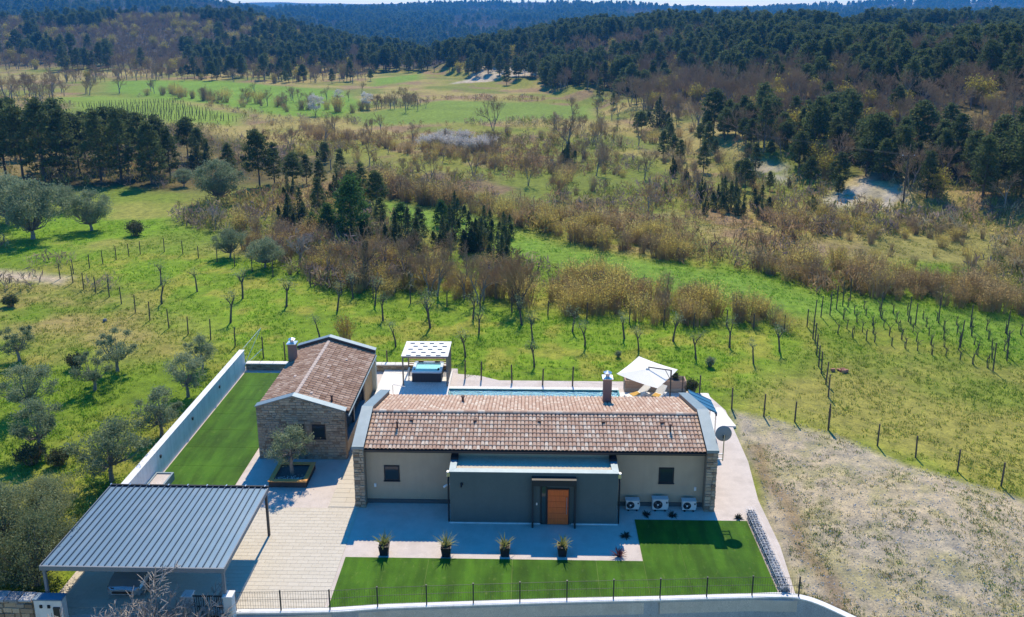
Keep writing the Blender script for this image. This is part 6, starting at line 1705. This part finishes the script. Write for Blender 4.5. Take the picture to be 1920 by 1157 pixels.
def valley_keep(x, y):
    m = ~inside(HILL, x, y)
    for p, c_ in FIELD_P: m &= ~inside(p, x, y)
    return m & ((y > 420) | (fbm(x, y, 45, 3, 161) > .52))
x3_, y3_ = wood_points(-420, 60, 262, 420, 6.2, lambda x, y: valley_keep(x, y) & ~((y < 330) & (x > -150) & (rng.uniform(0, 1, x.shape) < .8)))
x4_, y4_ = wood_points(-720, 60, 420, 900, 6.5, valley_keep)
wx = np.concatenate([x1_, x2_, x3_, x4_]); wy = np.concatenate([y1_, y2_, y3_, y4_]); wz = T(wx, wy)
on_hill = inside(HILL, wx, wy)
q = fbm(wx, wy, 48, 3, 171) + .3 * (rng.uniform(0, 1, wx.shape) - .5) + np.where(on_hill, .06, .02)
q += np.where(on_hill & (wy > 170) & (wy < 250) & (wx > 70) & (wx < 120), -.12, 0)
q += np.where(~on_hill & (wx / wy < -.40), -.09, 0) + np.where(~on_hill & (wy < 470), -.07, 0)
kind = np.where(q + .16 * (rng.uniform(0, 1, wx.shape) - .5) > .59, 0, np.where(rng.uniform(0, 1, wx.shape) < .14, 2, 1))      # 0 pine, 1 bare, 2 leafing
order = np.argsort(wx ** 2 + wy ** 2)
LABW = {True: ('dark pine in the wood on the hillside east of the valley', 'leafless tree in the wood on the hillside east of the valley', 'yellow-green leafing tree in the hillside wood'),
        False: ('dark pine in the woods at the valley head', 'leafless tree in the woods at the valley head', 'yellow-green leafing tree at the valley head')}
cnt = [0, 0, 0]; lim = (230, 190, 150); rest_i = []
for i in order:
    k = int(kind[i])
    if cnt[k] < lim[k] and wy[i] < 420:
        cnt[k] += 1; p = (wx[i], wy[i], wz[i]); lab = LABW[bool(on_hill[i])][k]; grp = ('hillside wood ' if on_hill[i] else 'valley head wood ') + ('pines', 'bare trees', 'leafing trees')[k]
        s = rng.uniform(.36, .85)
        if k == 0: pine(cnt[0] % 5); plant1('pine_tree', lab, 'tree', LIB[('pine', cnt[0] % 5, 'one')], p, s, grp, s * rng.uniform(.85, 1.05))
        elif k == 1: bare(cnt[1] % 4); plant1('bare_tree', lab, 'tree', LIB[('bare_tree', cnt[1] % 4, 'one')], p, s * 1.15, grp)
        else: fresh(cnt[2] % 3); plant1('leafing_tree', lab, 'tree', LIB[('leafing_tree', cnt[2] % 3, 'one')], p, s * 1.5, grp)
    else: rest_i.append(i)
rest_i = np.array(rest_i)

# the rest of the woods: one mass each, its trees instanced on points
def forest(name, label, x, y, z, sc, var, meshes):
    me = bpy.data.meshes.new(name); n = len(x)
    me.vertices.add(n); me.vertices.foreach_set('co', np.stack([x, y, z], -1).astype(np.float32).ravel())
    for an, dt, v in (('size', 'FLOAT', sc), ('turn', 'FLOAT', rng.uniform(0, 6.283, n)), ('sort', 'INT', var)):
        at_ = me.attributes.new(an, dt, 'POINT'); at_.data.foreach_set('value', np.asarray(v, np.float32 if dt == 'FLOAT' else np.int32))
    me.update(); ob = bpy.data.objects.new(name, me); COL.objects.link(ob)
    ng = bpy.data.node_groups.new(name, 'GeometryNodeTree'); ng.interface.new_socket('Geometry', in_out='INPUT', socket_type='NodeSocketGeometry'); ng.interface.new_socket('Geometry', in_out='OUTPUT', socket_type='NodeSocketGeometry')
    N_ = ng.nodes; Lk = ng.links; gi = N_.new('NodeGroupInput'); go = N_.new('NodeGroupOutput'); jn = N_.new('GeometryNodeJoinGeometry')
    def named(an, dt): q_ = N_.new('GeometryNodeInputNamedAttribute'); q_.data_type = dt; q_.inputs[0].default_value = an; return q_.outputs[0]
    siz = named('size', 'FLOAT'); tur = named('turn', 'FLOAT'); srt = named('sort', 'INT')
    rot = N_.new('ShaderNodeCombineXYZ'); Lk.new(tur, rot.inputs[2])
    for k, src in enumerate(meshes):
        oi = N_.new('GeometryNodeObjectInfo'); oi.inputs[0].default_value = src; oi.transform_space = 'ORIGINAL'
        cmp_ = N_.new('FunctionNodeCompare'); cmp_.data_type = 'INT'; cmp_.operation = 'EQUAL'; Lk.new(srt, cmp_.inputs[2]); cmp_.inputs[3].default_value = k
        ip = N_.new('GeometryNodeInstanceOnPoints'); Lk.new(gi.outputs[0], ip.inputs['Points']); Lk.new(cmp_.outputs[0], ip.inputs['Selection']); Lk.new(oi.outputs['Geometry'], ip.inputs['Instance'])
        Lk.new(rot.outputs[0], ip.inputs['Rotation']); Lk.new(siz, ip.inputs['Scale']); Lk.new(ip.outputs[0], jn.inputs[0])
    Lk.new(jn.outputs[0], go.inputs[0])
    md = ob.modifiers.new('trees', 'NODES'); md.node_group = ng
    return tag(ob, label, kind='stuff')
SRC = []
for nm in ('pine', 'bare_tree', 'leafing_tree'):
    for k in range({'pine': 5, 'bare_tree': 4, 'leafing_tree': 3}[nm]):
        (pine, bare, fresh)[('pine', 'bare_tree', 'leafing_tree').index(nm)](k)
        SRC.append(next(o for o in bpy.data.objects if o.data == LIB[(nm, k, 'one')]))
def sorts(kd): return np.where(kd == 0, rng.randint(0, 5, len(kd)), np.where(kd == 1, 5 + rng.randint(0, 4, len(kd)), 9 + rng.randint(0, 3, len(kd))))
near = rest_i[wy[rest_i] < 420]; farw = rest_i[wy[rest_i] >= 420]
forest('hillside_wood', 'mass of pines and leafless trees covering the hillside', wx[near], wy[near], wz[near], rng.uniform(.34, .92, len(near)) * np.where(kind[near] == 2, 1.5, np.where(kind[near] == 1, 1.25, 1)), sorts(kind[near]), SRC)
forest('valley_head_wood', 'dense mixed woods at the head of the valley', wx[farw], wy[farw], wz[farw], rng.uniform(.7, 1.15, len(farw)) * np.where(kind[farw] == 2, 1.5, 1), sorts(kind[farw]), SRC)
gx_, gy_ = np.meshgrid(np.arange(-2400, 2400, 17), np.arange(900, 2500, 17)); fx = gx_.ravel() + rng.uniform(-8, 8, gx_.size); fy = gy_.ravel() + rng.uniform(-8, 8, gx_.size)
m = (np.abs(fx - .02 * fy) < .72 * fy); fx, fy = fx[m], fy[m]
fk = np.where(fbm(fx, fy, 130, 4, 101) + .1 * rng.uniform(-1, 1, len(fx)) > .50, 0, 1)
forest('far_woods', 'wooded far hills fading into blue haze', fx, fy, T(fx, fy) - 1.5, rng.uniform(1.3, 2.1, len(fx)), sorts(fk), SRC)
print('WOODS', cnt, len(near), len(farw), len(fx))

# ---------------------------------------------------------------- grass tufts and weeds over the meadows near the house
def tufts(name, label, n, x, y, hmin, hmax, blades, mat, cols, w=.02):
    z = T(x, y); n = len(x); a = rng.uniform(0, 6.283, (n, blades)); lean = rng.uniform(.05, .5, (n, blades)); h = rng.uniform(hmin, hmax, (n, 1)) * rng.uniform(.6, 1.1, (n, blades))
    bx = x[:, None] + rng.normal(size=(n, blades)) * .09; by = y[:, None] + rng.normal(size=(n, blades)) * .09; bz = np.repeat(z[:, None], blades, 1) - .01
    dx, dy = np.cos(a), np.sin(a)
    P0 = np.stack([bx - dy * w * 1.0, by + dx * w, bz], -1); P1 = np.stack([bx + dy * w, by - dx * w, bz], -1)
    P2 = np.stack([bx + dx * lean * h + dy * w * .6, by + dy * lean * h - dx * w * .6, bz + h * .75], -1); P3 = np.stack([bx + dx * lean * h * 1.7, by + dy * lean * h * 1.7, bz + h], -1)
    V = np.stack([P0, P1, P2, P3], 2).reshape(-1, 3); F = np.arange(len(V)).reshape(-1, 4)
    col = np.repeat(cols, blades * 4, 0)
    return tag(np_mesh(name, V, F, mat, cols=col), label, kind='stuff')
m_tuft = MLEAF('grass_blades', 0, 0, .45, .7, attr='tone')
N = 34000; ry = 28 + (rng.uniform(0, 1, N * 3) ** 1.6) * 75; rx = rng.uniform(-.74, .74, N * 3) * (ry + 2)
lotm = inside(LOT, rx, ry) | (seg_dist(LOT, rx, ry, True) < .35); bare_m = soft(POLY['BARE'], rx, ry, .5) > .3; dirt_m = soft(POLY['DIRT'], rx, ry, .5) > .3
low = (ry < wall_y(rx) + .3) & (rx < 17)
ok = ~lotm & ~low & ~dirt_m & (~bare_m | (rng.uniform(0, 1, len(rx)) < .0)) & (fbm(rx, ry, 3.0, 3, 181) + .35 * rng.uniform(0, 1, len(rx)) > .62)
rx1, ry1 = rx[ok][:N], ry[ok][:N]
tc = ground_tone(rx1, ry1) * rng.uniform(.95, 1.6, (len(rx1), 1)) * np.array([1.0, 1.1, .85])
tufts('meadow_grass', 'tufts of grass over the meadows and orchard', N, rx1, ry1, .07, .22, 5, m_tuft, tc, .03)
ok = bare_m & ~lotm & (fbm(rx, ry, 2.2, 3, 191) + .4 * rng.uniform(0, 1, len(rx)) > .76)
rx2, ry2 = rx[ok][:6000], ry[ok][:6000]
tc = np.where(rng.uniform(0, 1, (len(rx2), 1)) < .6, np.array([[.2, .27, .06]]), np.array([[.42, .36, .17]])) * rng.uniform(.6, 1.3, (len(rx2), 1))
tufts('bank_weeds', 'small weeds and dry tufts on the bare bank', 0, rx2, ry2, 0.03, .13, 8, m_tuft, tc, .02)
ok = bare_m & ~lotm; sx, sy = rx[ok][-6000:], ry[ok][-6000:]
st = MB()
for x, y in zip(sx, sy):
    r = abs(random.gauss(.02, .018)) + .01; z = float(0); st.add([(x + r, y, 0), (x, y + r * 1.2, 0), (x - r, y, 0), (x, y - r, 0), (x, y, r * .8)], [(0, 1, 4), (1, 2, 4), (2, 3, 4), (3, 0, 4)])
zz = np.repeat(T(sx, sy), 5); st.v = [(v[0], v[1], v[2] + q_) for v, q_ in zip(st.v, zz)]
tag(st.build('bank_stones', MV('bank_stone', [(0, (.35, .31, .25)), (.5, (.46, .43, .38)), (1, (.55, .5, .42))], .9), origin=(0, 0, 0)), 'loose stones on the bare bank', kind='stuff')

# ---------------------------------------------------------------- utility pole with cables, far buildings, field odds and ends
g = GT(1692, 392); h = hpx(g, 288)
up_ = thing('utility_pole', 'wooden utility pole with cables below the wooded hill', 'pole', g)
MB().tube([g - Vector((0, 0, .5)), g + Vector((0, 0, h))], [.14, .09], 8).build('pole', m_wood_post, up_)
MB().bar(g + Vector((-.9, 0, h - .35)), g + Vector((.9, 0, h - .35)), .12).build('cross_arm', m_wood_post, up_)
for dx in (-.8, 0, .8):
    a = g + Vector((dx, 0, h - .2)); mb = MB()
    MB().lathe([(.05, 0), (.07, .06), (.03, .14)], tuple(a - Vector((0, 0, .1))), 8).build('insulator', m_white, up_)
    for e in (Vector((115 + dx, 112, 13.5)), Vector((10 + dx, 190, 10))):
        pts_ = [a.lerp(e, t) - Vector((0, 0, 1.6 * math.sin(math.pi * t))) for t in np.linspace(0, 1, 13)]; mb.tube(pts_, .009, 4, False)
    mb.build('cable', m_fence, up_)
for px, py, w, d, h, lab in ((835, 100, 15, 8, 2.0, 'long white roofed building far up the valley'), (922, 98, 4, 4, 2.2, 'tiny white house far up the valley')):
    q = GT(px, py + 6); f = thing('far_building', lab, 'building', q, 'far white buildings'); z = q.z + 3.5
    MB().box(q.x - w / 2, q.x + w / 2, q.y - d / 2, q.y + d / 2, q.z - 1, z + h).build('wall', m_white, f)
    MB().ext([(q.x - w / 2 - .5, q.y - d / 2 - .5, z + h), (q.x - w / 2 - .5, q.y + d / 2 + .5, z + h), (q.x - w / 2 - .5, q.y, z + h + 2)], (w + 1, 0, 0)).build('roof', M('pale_roof', (.7, .7, .7), .6, .05, 1), f)
g = GT(1574, 697)
rp = thing('brick_heap', 'small heap of red bricks beside the vineyard fence', 'bricks', g)
for k in range(9):
    x, y = g.x + random.uniform(-.5, .5), g.y + random.uniform(-.25, .25)
    MB().bbox(x - .16, x + .16, y - .08, y + .08, g.z, g.z + .14 + .1 * (k % 2), .01).build('brick', MV('red_brick', [(0, (.3, .12, .08)), (1, (.42, .22, .15))], .9), rp)
g = GT(197, 603); MBs = MB().lathe([(.16, 0), (.2, .12), (.12, .26)], tuple(g), 9); tag(MBs.build('field_stone', m_rock), 'single pale stone lying in the dry west meadow', 'stone', kind='thing')
# ---------------------------------------------------------------- the air
ZLOW = float(gz.min()) - 1.0; ZTOP = max(float(gz.max()) + 25.0, CAM_H + 5)
print('HAZE', ZLOW, ZTOP)
hz = MB().box(-4320, 4320, -60, 5280, ZLOW, ZTOP).build('haze', None, origin=(0, 0, 0))
hm = bpy.data.materials.new('valley_haze'); hm.use_nodes = True; nt = hm.node_tree; nt.nodes.clear()
out = nt.nodes.new('ShaderNodeOutputMaterial'); pv_ = nt.nodes.new('ShaderNodeVolumePrincipled')
pv_.inputs['Color'].default_value = (0.07, 0.40, 1.0, 1); pv_.inputs['Density'].default_value = 0.00021; pv_.inputs['Anisotropy'].default_value = 0.2
nt.links.new(pv_.outputs[0], out.inputs['Volume'])
hz.data.materials.append(hm); tag(hz, 'thin blue haze in the valley air', kind='stuff')
